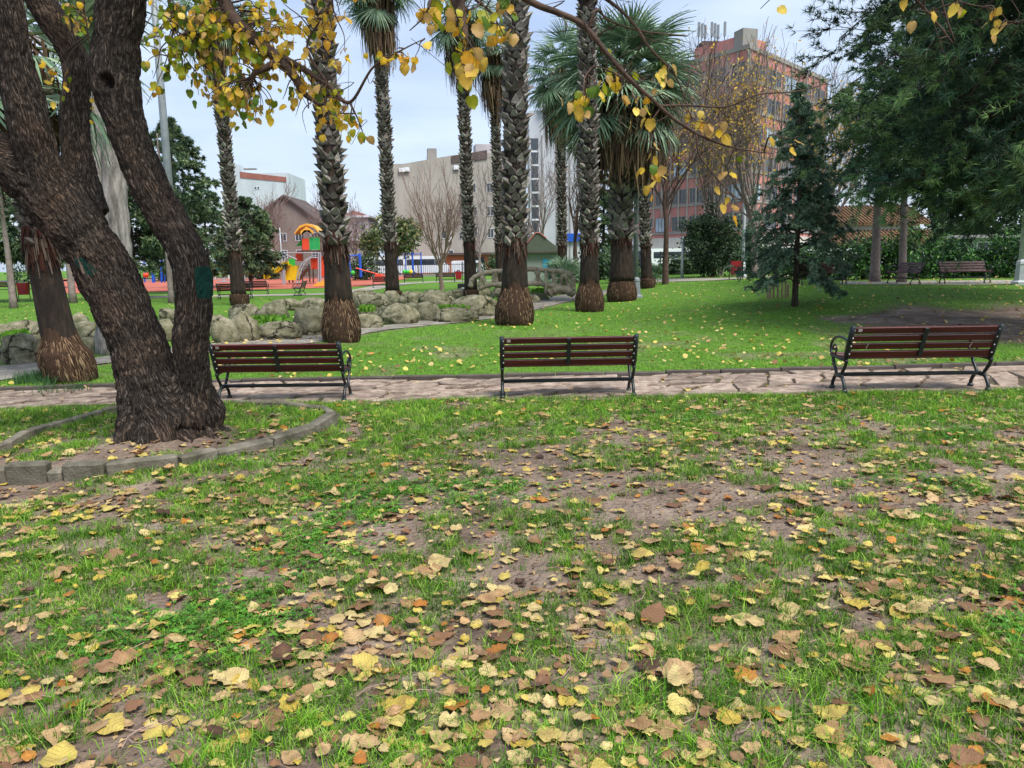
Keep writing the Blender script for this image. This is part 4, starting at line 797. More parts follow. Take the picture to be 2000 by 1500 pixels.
# loose leaf stalks and twigs on the mud
mb_ = MB(); x, y = wedge(260, 2.1, 8, 1.2, .05)
for a, b_ in zip(x, y):
    if b_ > near_y(a)-.2: continue
    th = rng.uniform(0, 6.28); L = rng.uniform(.05, .2); P = [(a+math.cos(th+.3*q)*L*q/3, b_+math.sin(th+.3*q)*L*q/3, float(zt(a, b_))+.012+.006*q) for q in range(4)]; mb_.tube(P, .0022, 4, False)
tw = mb_.build('fallen_twigs', 'twig_pale', kind='stuff'); tw['label'] = 'loose leaf stalks and twigs scattered on the mud'; tw['category'] = 'twigs'

# ------------------------------------------------------------------ fan palms
rng = np.random.default_rng(41)
def fan_frond(rng, dead=False, R=1.15, pet=1.1, nseg=34):
    """A costapalmate frond: petiole along +X, then a fan of narrow drooping blades."""
    m_ = MB(); P = bez([(0, 0, 0), (pet*.5, 0, .03), (pet, 0, -.02)], 4); g0 = np.array(lin(104, 130, 72, .7)[:3]); m_.tube(P, np.linspace(.035, .018, len(P)), 5, False, g0)
    for i in range(nseg):
        a = (i/(nseg-1)-.5)*math.radians(215)+rng.normal(0, .02); L = R*(.72+.28*math.cos(a*.75))*rng.uniform(.92, 1.06); d = np.array((math.cos(a), math.sin(a), 0)); nrm_ = np.array((-d[1], d[0], 0))
        dr = rng.uniform(.18, .5); col = np.array(lin(*[(104, 134, 100), (130, 158, 124), (86, 116, 90), (158, 180, 146)][rng.integers(4)], .9)[:3])*rng.uniform(.8, 1.15); o = np.array((pet, 0, -.02)); V = []
        for t, wd in ((.0, .012), (.35, .045), (.62, .04), (.82, .024), (1., .003)):
            c = o+d*L*t*(1-.12*t)+np.array((0, 0, -dr*L*max(0, t-.35)**1.6*1.5-.12*abs(math.sin(a))*t)); V += [c-nrm_*wd/2+np.array((0, 0, .012*(i % 2))), c+nrm_*wd/2+np.array((0, 0, .012*((i+1) % 2)))]
        m_.add(V, quads=[(2*k, 2*k+1, 2*k+3, 2*k+2) for k in range(4)], col=col)
    me = m_.mesh('frond', cols=True); me.materials.append(M('frond')); return me
FRONDS = [fan_frond(rng) for _ in range(4)]
def boot_mesh(rng, w_=.155, h=.16, out=.1):
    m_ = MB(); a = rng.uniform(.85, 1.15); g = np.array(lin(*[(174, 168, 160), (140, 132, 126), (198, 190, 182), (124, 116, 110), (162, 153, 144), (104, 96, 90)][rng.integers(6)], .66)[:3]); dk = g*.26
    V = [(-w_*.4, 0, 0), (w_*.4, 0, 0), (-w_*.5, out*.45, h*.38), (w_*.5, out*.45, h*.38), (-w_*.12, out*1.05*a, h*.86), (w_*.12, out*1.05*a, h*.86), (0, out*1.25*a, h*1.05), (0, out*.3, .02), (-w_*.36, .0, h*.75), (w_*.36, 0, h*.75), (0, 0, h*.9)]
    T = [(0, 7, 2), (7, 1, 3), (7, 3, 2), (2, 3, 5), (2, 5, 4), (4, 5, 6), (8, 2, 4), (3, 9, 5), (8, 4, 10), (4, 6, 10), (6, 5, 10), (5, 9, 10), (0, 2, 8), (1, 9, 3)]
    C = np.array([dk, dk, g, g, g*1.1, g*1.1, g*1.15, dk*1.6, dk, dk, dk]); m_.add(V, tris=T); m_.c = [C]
    return m_
BOOTS = []
for _ in range(14):
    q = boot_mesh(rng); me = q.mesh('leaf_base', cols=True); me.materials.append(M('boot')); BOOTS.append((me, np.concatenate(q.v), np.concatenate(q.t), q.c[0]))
def palm(label, px, py, top_px, top_py, ztop, r=.24, bulge=.5, zb=.95, zd=2.0, own=False, crown=30, skirt=2.6, hang=.9, Y=None, lean_base=0., fl=1., seed=0, brown=False, skw=1.):
    rg = np.random.default_rng(seed+int(px))
    if Y: p0 = at(px, py, Y); b = Vector((p0.x, Y, float(base_z(p0.x, Y))))
    else: b = G(px, py)
    q = at(top_px, top_py, b.y); sx = (q.x-b.x)/max(.1, q.z-b.z)                     # lean per metre of height
    def ax_(z): return np.array((sx*z+lean_base*math.exp(-z/.7), 0, z))
    t = thing('palm_tree', label, 'palm', b, group='fan palms in the park')
    prof = [(bulge*.82, -.08), (bulge*.98, .12), (bulge, .3), (bulge*.93, .55), (bulge*.78, zb), ]
    # fibrous root ball
    n1 = 48; zz = np.linspace(-.1, zb+.25, 22); rr = np.interp(zz, [-.1, .05, .25, .5, zb*.8, zb, zb+.25], [bulge*.78, bulge*.95, bulge, bulge*.95, bulge*.82, bulge*.7, r*1.12]); th = np.arange(n1)*2*math.pi/n1
    V = np.array([ax_(z)+np.array((math.cos(a), math.sin(a), 0))*(R_*(1+.06*math.sin(3*a+seed)+.03*math.sin(17*a+z*3)+.012*rg.normal())) for z, R_ in zip(zz, rr) for a in th]); Qd = [(k*n1+i, k*n1+(i+1) % n1, (k+1)*n1+(i+1) % n1, (k+1)*n1+i) for k in range(21) for i in range(n1)]
    mb_ = MB().add(V, quads=Qd, col=lin(66, 51, 41)[:3])
    for k in range(1700 if own else 300):
        a = rg.uniform(0, 6.28); z0 = rg.uniform(-.02, zb+.1); L = rg.uniform(.06, .22); R0 = np.interp(z0, zz, rr)*1.01; R1 = np.interp(z0-L, zz, rr)+rg.uniform(.005, .05); da = rg.normal(0, .05); w_ = rg.uniform(.004, .011)
        g = np.array(lin(*[(128, 102, 80), (98, 76, 60), (160, 136, 106), (64, 50, 40)][rg.integers(4)], .8)[:3]); A = ax_(z0)+R0*np.array((math.cos(a), math.sin(a), 0)); B = ax_(max(-.03, z0-L))+R1*np.array((math.cos(a+da), math.sin(a+da), 0)); tn = np.array((-math.sin(a), math.cos(a), 0))*w_
        mb_.add([A-tn, A+tn, B], tris=[(0, 1, 2)], col=g)
    mb_.build('root_ball', 'dead_frond', t, cols=True, smooth=True)
    # bare stem up to the leaf bases
    hz = np.linspace(zb-.1, ztop, 40); mb_ = MB(); mb_.tube([ax_(z) for z in hz], [np.interp(z, [zb, zb+.5, zd, zd+.3, ztop], [r*1.25, r*1.16, r*1.02, r*.88, r*.78]) for z in hz], 24); mb_.build('stem', 'palm_bare', t, smooth=True)
    # shaggy collar where the trimmed part ends
    mb_ = MB()
    for k in range(200 if own else 90):
        a = rg.uniform(0, 6.28); z0 = zd+rg.uniform(-.1, .4); L = rg.uniform(.15, .45); R0 = r*1.02; R1 = r*1.02+rg.uniform(.0, .09); g = np.array(lin(*[(78, 46, 40), (88, 64, 52), (50, 36, 32), (124, 108, 96)][rg.integers(4)], .6)[:3]); w_ = rg.uniform(.01, .035); tn = np.array((-math.sin(a), math.cos(a), 0))*w_
        A = ax_(z0)+R0*np.array((math.cos(a), math.sin(a), 0)); B = ax_(z0-L)+R1*np.array((math.cos(a), math.sin(a), 0)); mb_.add([A-tn, A+tn, B+tn*.3, B-tn*.3], quads=[(0, 1, 2, 3)], col=g)
    mb_.build('collar', 'dead_frond', t, cols=True)
    # leaf bases in spirals
    mass, cnt, cand = MB(), 0, []; z = zd+.05; per = 8; dz = .165; row = 0; zvis = ztop if not own else min(ztop, CAMZ+(540/FPX)*b.y*1.02)
    while z < zvis:
        for i in range(per):
            if rg.random() < .06: continue
            cand.append((z+rg.normal(0, .012), (i+.5*(row % 2))*2*math.pi/per+row*.07+rg.normal(0, .05)))
        z += dz; row += 1
    cand.sort(key=lambda c: math.sin(c[1])+.2*abs(math.cos(c[1])))       # the camera side first
    for k, (z, a) in enumerate(cand):
        R0 = np.interp(z, [zd, zd+.3, ztop], [r*.9, r*.84, r*.74]); s = rg.uniform(.85, 1.2)*r/.24*1.12; tl = rg.normal(.05, .18)
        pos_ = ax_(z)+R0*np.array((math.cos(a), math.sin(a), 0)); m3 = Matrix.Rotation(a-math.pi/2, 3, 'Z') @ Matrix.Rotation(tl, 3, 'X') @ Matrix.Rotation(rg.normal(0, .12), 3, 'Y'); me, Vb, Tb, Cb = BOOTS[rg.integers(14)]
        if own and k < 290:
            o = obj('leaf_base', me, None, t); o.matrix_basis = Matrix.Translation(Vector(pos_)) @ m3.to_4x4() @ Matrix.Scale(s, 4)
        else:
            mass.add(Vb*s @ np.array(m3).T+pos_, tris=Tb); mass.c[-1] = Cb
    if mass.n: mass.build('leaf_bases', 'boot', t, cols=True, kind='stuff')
    # skirt of dead fronds
    if skirt:
        mb_ = MB()
        for k in range(int(520*skw)):
            a = rg.uniform(0, 6.28); z0 = ztop+rg.uniform(-skirt*.55, .35); L = rg.uniform(.7, 1.25)*skirt*.55; R0 = r*.9; R1 = (r*1.0+rg.uniform(.15, .62)*skw**.3)*fl; w_ = rg.uniform(.02, .05); g = np.array(lin(*[(126, 104, 82), (98, 80, 64), (150, 128, 100), (72, 58, 48)][rg.integers(4)], .8)[:3]); da = rg.normal(0, .12)
            e1 = np.array((math.cos(a), math.sin(a), 0)); e2 = np.array((math.cos(a+da), math.sin(a+da), 0)); tn = np.array((-math.sin(a), math.cos(a), 0))*w_; A = ax_(z0)+R0*e1; B = ax_(z0-L*.35)+R1*e1; C_ = ax_(z0-L)+R1*.92*e2
            mb_.add([A-tn, A+tn, B-tn, B+tn, C_-tn*.3, C_+tn*.3], quads=[(0, 1, 3, 2), (2, 3, 5, 4)], col=g)
        mb_.build('dead_frond_skirt', 'dead_frond', t, cols=True)
    top = ax_(ztop+.2)
    for k in range(crown):
        f = k/max(1, crown-1); pitch = math.radians(72-(72+62*hang)*f**.85)+rg.normal(0, .12); az = k*2.39996+rg.normal(0, .2); s = rg.uniform(.85, 1.12)*fl
        o = obj('frond', FRONDS[rg.integers(4)], None, t); o.matrix_basis = Matrix.Translation(Vector(top+np.array((0, 0, -.5*f)))) @ Matrix.Rotation(az, 4, 'Z') @ Matrix.Rotation(-pitch, 4, 'Y') @ Matrix.Rotation(rg.normal(0, .35), 4, 'X') @ Matrix.Scale(s, 4)
    return t
palm('leaning palm with flared fibrous foot half hidden behind the big mulberry trunk', 126, 742, 66, 420, 5.2, .205, .39, .62, 2.05, own=True, crown=26, hang=.6, lean_base=.12, skirt=2.)
palm('nearest straight palm trunk behind the mulberry-side bench, with torn brown collar', 667, 668, 633, 130, 12.5, .25, .43, .9, 2.05, own=True, crown=26, skirt=2.)
palm('thick palm with swollen root ball behind the middle bench', 1005, 634, 1008, 60, 13., .3, .54, .95, 2.1, own=True, crown=26, skirt=2.)
palm('straight palm with round root ball beside the garden path, left of the shaggy fan palm'.replace(', left of', ', next to'), 1152, 608, 1147, 40, 15.5, .28, .5, .9, 2.2, own=True, crown=26, skirt=2.)
palm('stout palm with wide green fan crown and hanging brown skirt', 1215, 588, 1214, 300, 8.6, .42, .62, .95, 2.4, own=True, crown=74, skirt=3.8, hang=.85, fl=1.55, skw=3.)
palm('slim palm in front of the dark conifers by the play area', 468, 596, 432, 200, 12.4, .27, .42, .5, 2.3, crown=30)
palm('slim palm with brown skirt rising behind the magnolia shrub', 768, 590, 744, 120, 13.8, .27, .42, .5, 2.6, crown=34, Y=36, skirt=3.2)
palm('slim palm behind the twig railing with bare brown foot', 920, 560, 905, 180, 12.6, .25, .36, .5, 2.6, crown=34, Y=36, skirt=3.)
palm('slim palm with brown skirt close behind the swollen-footed palm', 979, 550, 967, 220, 12.6, .24, .34, .5, 2.6, crown=36, Y=42, skirt=3.2)
palm('slender palm beside the grey lamp post behind the stout palm', 1264, 563, 1258, 400, 8.5, .25, .42, .5, 2.0, crown=0, skirt=3., Y=40)
palm('slender distant palm behind the small hut', 1099, 540, 1096, 300, 12.4, .26, .34, .5, 2.5, crown=46, skirt=4., hang=1.05, Y=46, fl=1.25)
for px, py, Yv, lb, s in ((1102, 546, 41, 'low young fan palm beside the hut wall', .95), (1278, 548, 43, 'low young fan palm at the foot of the yellow-leaved tree', .55), (1236, 552, 43, 'small fan palm tuft behind the lamp post', .5)):
    p = at(px, py, Yv); rg = np.random.default_rng(px); t = thing('young_palm', lb, 'palm', (p.x, Yv, float(base_z(p.x, Yv))), group='low young palms')
    for k in range(26):
        o = obj('frond', FRONDS[k % 4], None, t); o.matrix_basis = Matrix.Translation((0, 0, .45*s)) @ Matrix.Rotation(k*2.4, 4, 'Z') @ Matrix.Rotation(-math.radians(rg.uniform(15, 85)), 4, 'Y') @ Matrix.Rotation(rg.normal(0, .3), 4, 'X') @ Matrix.Scale(s*.85, 4)
    MB().tube([(0, 0, -.05), (0, 0, .55*s)], [.2*s, .13*s], 10).build('stem', 'fibre', t, smooth=True)

# ------------------------------------------------------------------ boulders of the rockery
rng = np.random.default_rng(51)
def ico(sub):
    import bmesh
    bm = bmesh.new(); bmesh.ops.create_icosphere(bm, subdivisions=sub, radius=1.); V = np.array([v.co[:] for v in bm.verts]); T = np.array([[v.index for v in f.verts] for f in bm.faces]); bm.free(); return V, T
IV, IT = ico(4); IV3, IT3 = ico(3)
def boulder(label, x0, x1, yt, yb, k):
    IV, IT = (globals()['IV'], globals()['IT']) if x1-x0 > 66 else (IV3, IT3)
    cx = (x0+x1)/2; b = G(cx, yb); w_ = (x1-x0)/FPX*b.y; h = (yb-yt)/FPX*b.y*.96
    V = IV.copy(); p = 2.6; s = (np.abs(V)**p).sum(1)**(-1/p); V = V*s[:, None]
    n1 = fbm(IV*1.2+k*7.1, 3, k)-.5; n2 = fbm(IV*4.2+k*3.3, 4, k+50, .6)-.5; rid = np.abs(fbm(IV*np.array([1.3, 1.3, 3.2])+k*5.7, 3, k+90)-.5)
    for q in range(6):
        nn = rnd_unit(rng, 1)[0]; nn[2] = abs(nn[2])*.8; nn /= np.linalg.norm(nn); dd = V @ nn; lim = rng.uniform(.72, .95); V = V-np.outer(np.maximum(0, dd-lim)*.7, nn)
    V = V*(1+.26*n1+.2*n2-.2*S(.04, .0, rid))[:, None]
    dp = max(.35, min(1.1, w_*.7)); V = V*np.array([w_/2*1.08, dp/2, h*.66])
    V[:, 2] = np.maximum(V[:, 2], -h*.45)
    o = obj('boulder', mk_mesh('boulder', V, IT, smooth=True), 'boulder'); o.location = (b.x, b.y+dp/2*.7, b.z+h-V[:, 2].max()); o.rotation_euler = (0, 0, rng.normal(0, .25))
    return tag(o, label, 'boulder', 'boulders of the rockery edging the garden path')
RK = [(-14, 74, 650, 712, 'big rounded boulder at the near end of the rockery, behind the leaning palm foot'), (8, 78, 624, 664, 'grey boulder behind the big rounded one at the near end of the rockery'), (-40, 30, 632, 668, 'low boulder at the very near end of the rockery, cut by the picture edge'), (60, 100, 628, 668, 'boulder just behind the flared foot of the leaning palm'),
      (134, 170, 609, 640, 'small upper boulder between the leaning palm and the mulberry trunk'), (140, 192, 626, 664, 'cracked middle boulder between the leaning palm and the mulberry trunk'), (146, 205, 654, 692, 'low front boulder between the leaning palm and the mulberry trunk'),
      (304, 342, 600, 630, 'upper boulder seen in the gap between the two mulberry trunks'), (302, 344, 621, 668, 'lower boulder seen in the gap between the two mulberry trunks'), (398, 440, 612, 655, 'boulder just emerging from behind the forked mulberry trunk'), (412, 462, 617, 670, 'tall mossy front boulder right beside the mulberry trunk'), (440, 500, 606, 666, 'tall split boulder above the mulberry-side bench'),
      (492, 585, 626, 663, 'long low ledge boulder behind the mulberry-side bench, with weeds on top'), (560, 640, 598, 656, 'large rounded boulder just before the nearest straight palm'), (445, 504, 593, 622, 'flat upper boulder at the foot of the slim play-area palm'), (498, 558, 590, 622, 'smooth upper boulder in the middle of the rockery back row'), (526, 584, 583, 607, 'long low back-row boulder below the end-on bench'), (576, 640, 580, 604, 'domed back-row boulder beside the nearest straight palm'), (596, 640, 597, 622, 'small boulder wedged behind the nearest straight palm'),
      (684, 738, 564, 592, 'topmost boulder just past the nearest straight palm'), (692, 752, 572, 602, 'cracked boulder past the nearest straight palm, second tier'), (690, 738, 595, 616, 'boulder with bright weeds beside the nearest straight palm'), (688, 744, 612, 642, 'square low boulder at the foot of the nearest straight palm, on the path side'), (733, 814, 590, 634, 'broad veined boulder in the middle of the rockery front row'), (744, 784, 567, 594, 'domed boulder at the foot of the slim magnolia-side palm'), (778, 832, 568, 597, 'pale wide boulder beyond the domed one in the back row'), (784, 822, 590, 610, 'small dark boulder wedged behind the broad veined one'),
      (804, 860, 588, 627, 'sloping wedge-shaped boulder in the front row'), (818, 886, 565, 602, 'furrowed boulder in the back row behind the wedge-shaped one'), (850, 930, 599, 629, 'curved trough-like boulder holding a tuft of weeds'), (880, 974, 575, 619, 'longest smooth boulder just before the thick palm'), (868, 926, 563, 586, 'flat boulder below the small black box'), (912, 958, 555, 580, 'pinkish boulder at the foot of the twig railing'), (852, 886, 588, 608, 'small boulder behind the trough-like one'), (958, 990, 562, 582, 'pale boulder half behind the thick palm'), (1034, 1072, 563, 586, 'dark boulder under bright weeds past the thick palm'), (1030, 1056, 575, 592, 'small dark stone past the thick palm at the path edge')]
for k, r_ in enumerate(RK): boulder(r_[4], r_[0], r_[1], r_[2], r_[3], k)
for px, py, w_, lb in ((512, 628, 45, 'bright weeds on the long ledge boulder'), (716, 606, 22, 'bright weeds beside the nearest straight palm on the rocks'), (868, 606, 45, 'bright green weeds in the trough-like boulder'), (960, 592, 22, 'tuft of weeds at the end of the longest boulder'), (1056, 570, 26, 'bright green weeds above the dark boulder by the railing'), (20, 660, 20, 'weeds between the two near-end boulders')):
    b = G(px, py+18); b.z += 18/FPX*b.y; m_ = 260; W_ = w_/FPX*b.y; x_, y_ = rng.normal(0, W_*.35, m_), rng.normal(0, .16, m_); h = rng.uniform(.05, .17, m_); V = []
    for q in range(m_):
        th = rng.uniform(0, 6.28); wv = np.array((math.cos(th), math.sin(th), 0))*.03; c = np.array((x_[q], y_[q], 0)); V += [c-wv*.4+np.array((0, 0, -.05)), c+wv*.4+np.array((0, 0, -.05)), c+wv+np.array((rng.normal(0, .03), rng.normal(0, .03), h[q])), c-wv+np.array((rng.normal(0, .03), rng.normal(0, .03), h[q]))]
    cols = np.repeat(np.array([lin(128, 190, 60)[:3], lin(104, 160, 50)[:3], lin(160, 206, 84)[:3]])[rng.integers(0, 3, m_)]*.66, 4, 0)
    o = obj('weed_clump', mk_mesh('weed_clump', np.array(V), quads=np.arange(m_*4).reshape(-1, 4), cols=cols), 'blade'); o.location = b+Vector((0, .25, 0)); tag(o, lb, 'weeds', 'weeds on the rockery'); o['kind'] = 'stuff'
# ------------------------------------------------------------------ trees and shrubs
def unit(v): return v/(np.linalg.norm(v)+1e-9)
def grow(out, tips, rg, p, d, L, r, lev, nch, spread, up, wander, ratio, seg=5, t0=.35):
    pts, rr, ds = [p], [r], [d]
    for i in range(seg):
        d = unit(d+rg.normal(0, wander, 3)+np.array((0, 0, up[lev]))); p = p+d*L/seg; pts.append(p); rr.append(r*(1-.55*(i+1)/seg)); ds.append(d)
    out.append((pts, rr, lev))
    if lev >= len(nch): tips.append((p, d)); return
    for k in range(nch[lev]):
        t = rg.uniform(t0, 1) if k else 1.; i = min(seg-1, int(t*seg)); q = pts[i]+(pts[i+1]-pts[i])*(t*seg-i); side = rg.normal(0, 1, 3); side = unit(side-ds[i]*np.dot(side, ds[i]))
        grow(out, tips, rg, q, unit(ds[i]+side*spread[lev]*rg.uniform(.6, 1.3)), L*ratio[lev]*rg.uniform(.7, 1.15), max(.006, rr[i]*rg.uniform(.5, .7)), lev+1, nch, spread, up, wander, ratio, max(3, seg-1), .2)
def bare_tree(name, label, px, Y, h, r0, mat, seed, nch=(6, 5, 5, 4), spread=(.5, .6, .7, .8), up=(.0, .12, .12, .1, .08), ratio=(.85, .62, .6, .6), trunk=.3, wander=.08, leaves=0, lsize=.1, lcols=None, lean=0., zb=None, thick=1., group=None, tmin=0.):
    rg = np.random.default_rng(seed); p = at(px, 520, Y); b = Vector((p.x, Y, float(base_z(p.x, Y)))); t = thing(name, label, 'tree', b, group=group)
    out, tips = [], []; grow(out, tips, rg, np.zeros(3)-np.array((0, 0, .1)), unit(np.array((lean, 0, 1.))), h*trunk, r0, 0, nch, spread, up, wander, tuple(x*(1/trunk*.42 if i == 0 else 1) for i, x in enumerate(ratio)), 6, .55)
    tr, tw_ = MB(), MB(); sA, sB, sa, sb = [], [], [], []; pmin = .011*thick*Y/45
    for pts, rr, lev in out:
        r_ = np.maximum(np.array(rr), pmin*(1 if lev > 2 else 1.3))
        if lev < 2: tr.tube(pts, r_, 8 if lev == 0 else 5, False)
        else: sA += pts[:-1]; sB += pts[1:]; sa += list(r_[:-1]); sb += list(r_[1:])
    V, Q = sticks(sA, sB, np.array(sa), np.array(sb)); tw_.add(V, quads=Q)
    tr.build('trunk', mat, t, smooth=True)
    cr_ = tw_.build('crown', mat, t, kind=None)
    if leaves:
        tp = np.array([q[0] for q in tips]); i = rg.integers(0, len(tp), leaves); q = tp[i]+rg.normal(0, .22, (leaves, 3)); q = q[(q[:, 2] > tmin) & (rg.random(len(q)) < S(h*1.02, h*.45, q[:, 2])+.04)]; k = len(q)
        cols = np.array([lin(*c)[:3] for c in lcols])[rg.integers(0, len(lcols), k)]*rg.uniform(.75, 1.15, (k, 1)); card_mass('leaves', q, lsize, rg, cols, 'leaf', t)
    return t
def card_mass(name, P, size, rg, cols, mat, parent, up=0., kind='stuff', asp=.62):
    k = len(P); n_ = rnd_unit(rg, k); n_[:, 2] += up; n_ /= np.linalg.norm(n_, axis=1, keepdims=True); a = np.cross(n_, rnd_unit(rg, k)); a /= np.linalg.norm(a, axis=1, keepdims=True)+1e-9; b = np.cross(n_, a); s = (size*rg.uniform(.65, 1.25, k))[:, None]
    V = np.stack([P-a*s*.5, P+b*s*asp*.5+n_*s*.1, P+a*s*.5, P-b*s*asp*.5+n_*s*.1], 1).reshape(-1, 3)
    return obj(name, mk_mesh(name, V, quads=np.arange(k*4).reshape(-1, 4), cols=np.repeat(cols, 4, 0)), mat, parent, kind)
def needles(P, D, L, wid, per, rg, spread, cols):
    k = len(P); P = np.repeat(P, per, 0); D = np.repeat(D, per, 0)+rg.normal(0, spread, (k*per, 3)); D /= np.linalg.norm(D, axis=1, keepdims=True)+1e-9; s = np.cross(D, rnd_unit(rg, k*per)); s /= np.linalg.norm(s, axis=1, keepdims=True)+1e-9
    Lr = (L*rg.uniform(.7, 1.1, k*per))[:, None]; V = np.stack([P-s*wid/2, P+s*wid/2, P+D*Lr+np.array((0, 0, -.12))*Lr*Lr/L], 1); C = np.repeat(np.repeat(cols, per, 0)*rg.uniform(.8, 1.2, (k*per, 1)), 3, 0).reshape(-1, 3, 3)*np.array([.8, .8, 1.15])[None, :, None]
    return V.reshape(-1, 3), np.arange(k*per*3).reshape(-1, 3), C.reshape(-1, 3)
def conifer(name, label, b, H, r0, z0, prof, nb, seed, cols, L=.16, wid=.014, per=12, twigs=8, tl=.9, tuf=9, droop=.25, rise=.15, spread=.75, bark='bark_dark', group=None, azr=None, bend=None, wm=.5, clumpv=.5):
    """Trunk, boughs by a crown profile (height fraction -> bough length), twigs along boughs, needle tufts along twigs."""
    rg = np.random.default_rng(seed); t = thing(name, label, 'tree', b, group=group); tr = MB(); hz = np.linspace(-.15, H, 14)
    wob = np.cumsum(rg.normal(0, .03*r0/.2, (14, 2)), 0)*np.linspace(0, 1, 14)[:, None]
    axis = np.column_stack([wob+np.outer(np.clip(hz, 0, None)/H, bend if bend is not None else (0, 0)), hz]); tr.tube(axis, np.interp(hz, [-.15, .3, H], [r0*1.35, r0, .03]), 12); tr.build('trunk', bark, t, smooth=True)
    bm_ = MB(); TP, TD, TC, SA, SB = [], [], [], [], []
    for k in range(nb):
        f = (k+rg.random())/nb; z = z0+(H-z0)*f; az = rg.uniform(0, 6.283) if azr is None else rg.uniform(*azr); Lb = np.interp(f, [q[0] for q in prof], [q[1] for q in prof])*rg.uniform(.7, 1.12); c = np.array([np.interp(z, axis[:, 2], axis[:, i]) for i in (0, 1)]+[z]); d = np.array((math.cos(az), math.sin(az), 0)); dr = droop*rg.uniform(.5, 1.5)
        P = bez([c, c+d*Lb*.35+np.array((0, 0, rise*Lb*.4)), c+d*Lb*.72+np.array((0, 0, (rise*.5-dr*.45)*Lb)), c+d*Lb+np.array((0, 0, (rise*.3-dr)*Lb))], 4); P[1:] += rg.normal(0, .03*Lb, (len(P)-1, 3)); bm_.tube(P, np.linspace(max(.012, r0*.22*(1-f)+.01), .008, len(P)), 5, False)
        cv = rg.uniform(1-clumpv*.55, 1+clumpv*.55)
        for q in range(twigs):
            tq = rg.uniform(.25, 1.02); i = min(len(P)-2, int(tq*(len(P)-1))); s0 = P[i]+(P[i+1]-P[i])*(tq*(len(P)-1)-i); sd = unit(P[i+1]-P[i]); la = unit(np.cross(sd, (0, 0, 1)))*(1 if rg.random() < .5 else -1); Lt = tl*Lb*rg.uniform(.1, .32)*(1.25-tq*.6); e = s0+unit(sd*rg.uniform(.3, 1.)+la*rg.uniform(.2, 1.)+np.array((0, 0, rg.normal(-droop*.4, .22))))*Lt
            SA.append(s0); SB.append(e)
            tt = rg.random(tuf)**.8; TP.append(s0+(e-s0)*tt[:, None]+rg.normal(0, .035, (tuf, 3))*wm*2); TD.append(np.tile(unit(e-s0), (tuf, 1))+np.array((0, 0, .25))); TC.append(np.tile(np.array(cols[rg.integers(len(cols))])*cv, (tuf, 1)))
    V, Q = sticks(SA, SB, np.full(len(SA), .008), np.full(len(SA), .004)); bm_.add(V, quads=Q); bm_.build('branch', bark, t)
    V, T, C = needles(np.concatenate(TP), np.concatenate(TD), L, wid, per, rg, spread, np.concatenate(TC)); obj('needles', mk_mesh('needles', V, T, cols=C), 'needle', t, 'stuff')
    return t
def gz(x, y): return Vector((x, y, float(base_z(x, y))))
PC = [lin(66, 90, 58)[:3], lin(84, 110, 64)[:3], lin(52, 76, 54)[:3], lin(104, 126, 72)[:3], lin(42, 62, 48)[:3]]
PC = [tuple(np.array(c)*np.array((1.4, 1.5, 1.65))) for c in PC]
conifer('pine_tree', 'big dense dark green pine with long drooping needles over the bare earth patch', gz(13.8, 17.6), 13., .3, 2.9, [(0, 4.4), (.15, 5.6), (.3, 6.1), (.6, 6.), (.85, 4.9), (1, 2.)], 180, 5, PC, L=.2, wid=.021, per=8, twigs=30, tl=1.2, tuf=11, droop=.2, rise=.12, spread=.6, clumpv=.9, azr=(1.1, 5.3))
p = G(1762, 552); conifer('pine_tree', 'pine with a straight bare grey-brown trunk in front of the hedge', p, 11.5, .15, 4.6, [(0, 2.4), (.3, 3.2), (.7, 2.8), (1, .8)], 90, 6, PC, L=.22, wid=.045, per=6, twigs=14, tuf=8, spread=.6, bend=(-.4, 0), bark='twig_grey', clumpv=.9)
conifer('pine_tree', 'second dark pine standing close behind the big drooping one', gz(17.6, 24.5), 14., .28, 3.4, [(0, 4.2), (.2, 5.4), (.6, 5.2), (1, 1.5)], 120, 15, PC, L=.26, wid=.05, per=5, twigs=18, tl=1.1, tuf=10, droop=.2, spread=.7, clumpv=.9, azr=(1.1, 5.3))
p = at(1552, 598, 21.2); p = G(1552, 598); CC = [tuple(np.array(lin(*c)[:3])*np.array((1.85, 1.9, 1.95))) for c in ((96, 116, 92), (74, 94, 76), (118, 134, 108), (58, 78, 64))]
conifer('young_cedar', 'small blue-green cedar with drooping tiered boughs standing alone on the lawn', p, 5.9*p.y/21.5, .085*p.y/21.5, .75, [(0, 1.25), (.12, 1.6), (.35, 1.45), (.6, .95), (.85, .45), (1, .08)], 120, 7, CC, L=.09, wid=.024, per=6, twigs=15, tl=1.2, tuf=12, droop=.35, rise=.12, spread=.9, wm=.4)
p = G(1708, 551)
conifer('cedar_tree', 'thin forked tree with grey-green wispy crown beside the straight pine trunk', p, 9., .2, 3.2, [(0, 1.6), (.4, 2.2), (1, .5)], 30, 8, CC, L=.09, wid=.02, per=7, twigs=8, tuf=7, droop=.1, rise=.5, spread=.9, bark='twig_grey')
DC = [tuple(np.array(lin(*c)[:3])*1.35) for c in ((66, 86, 62), (52, 72, 54), (86, 104, 72), (102, 118, 82))]
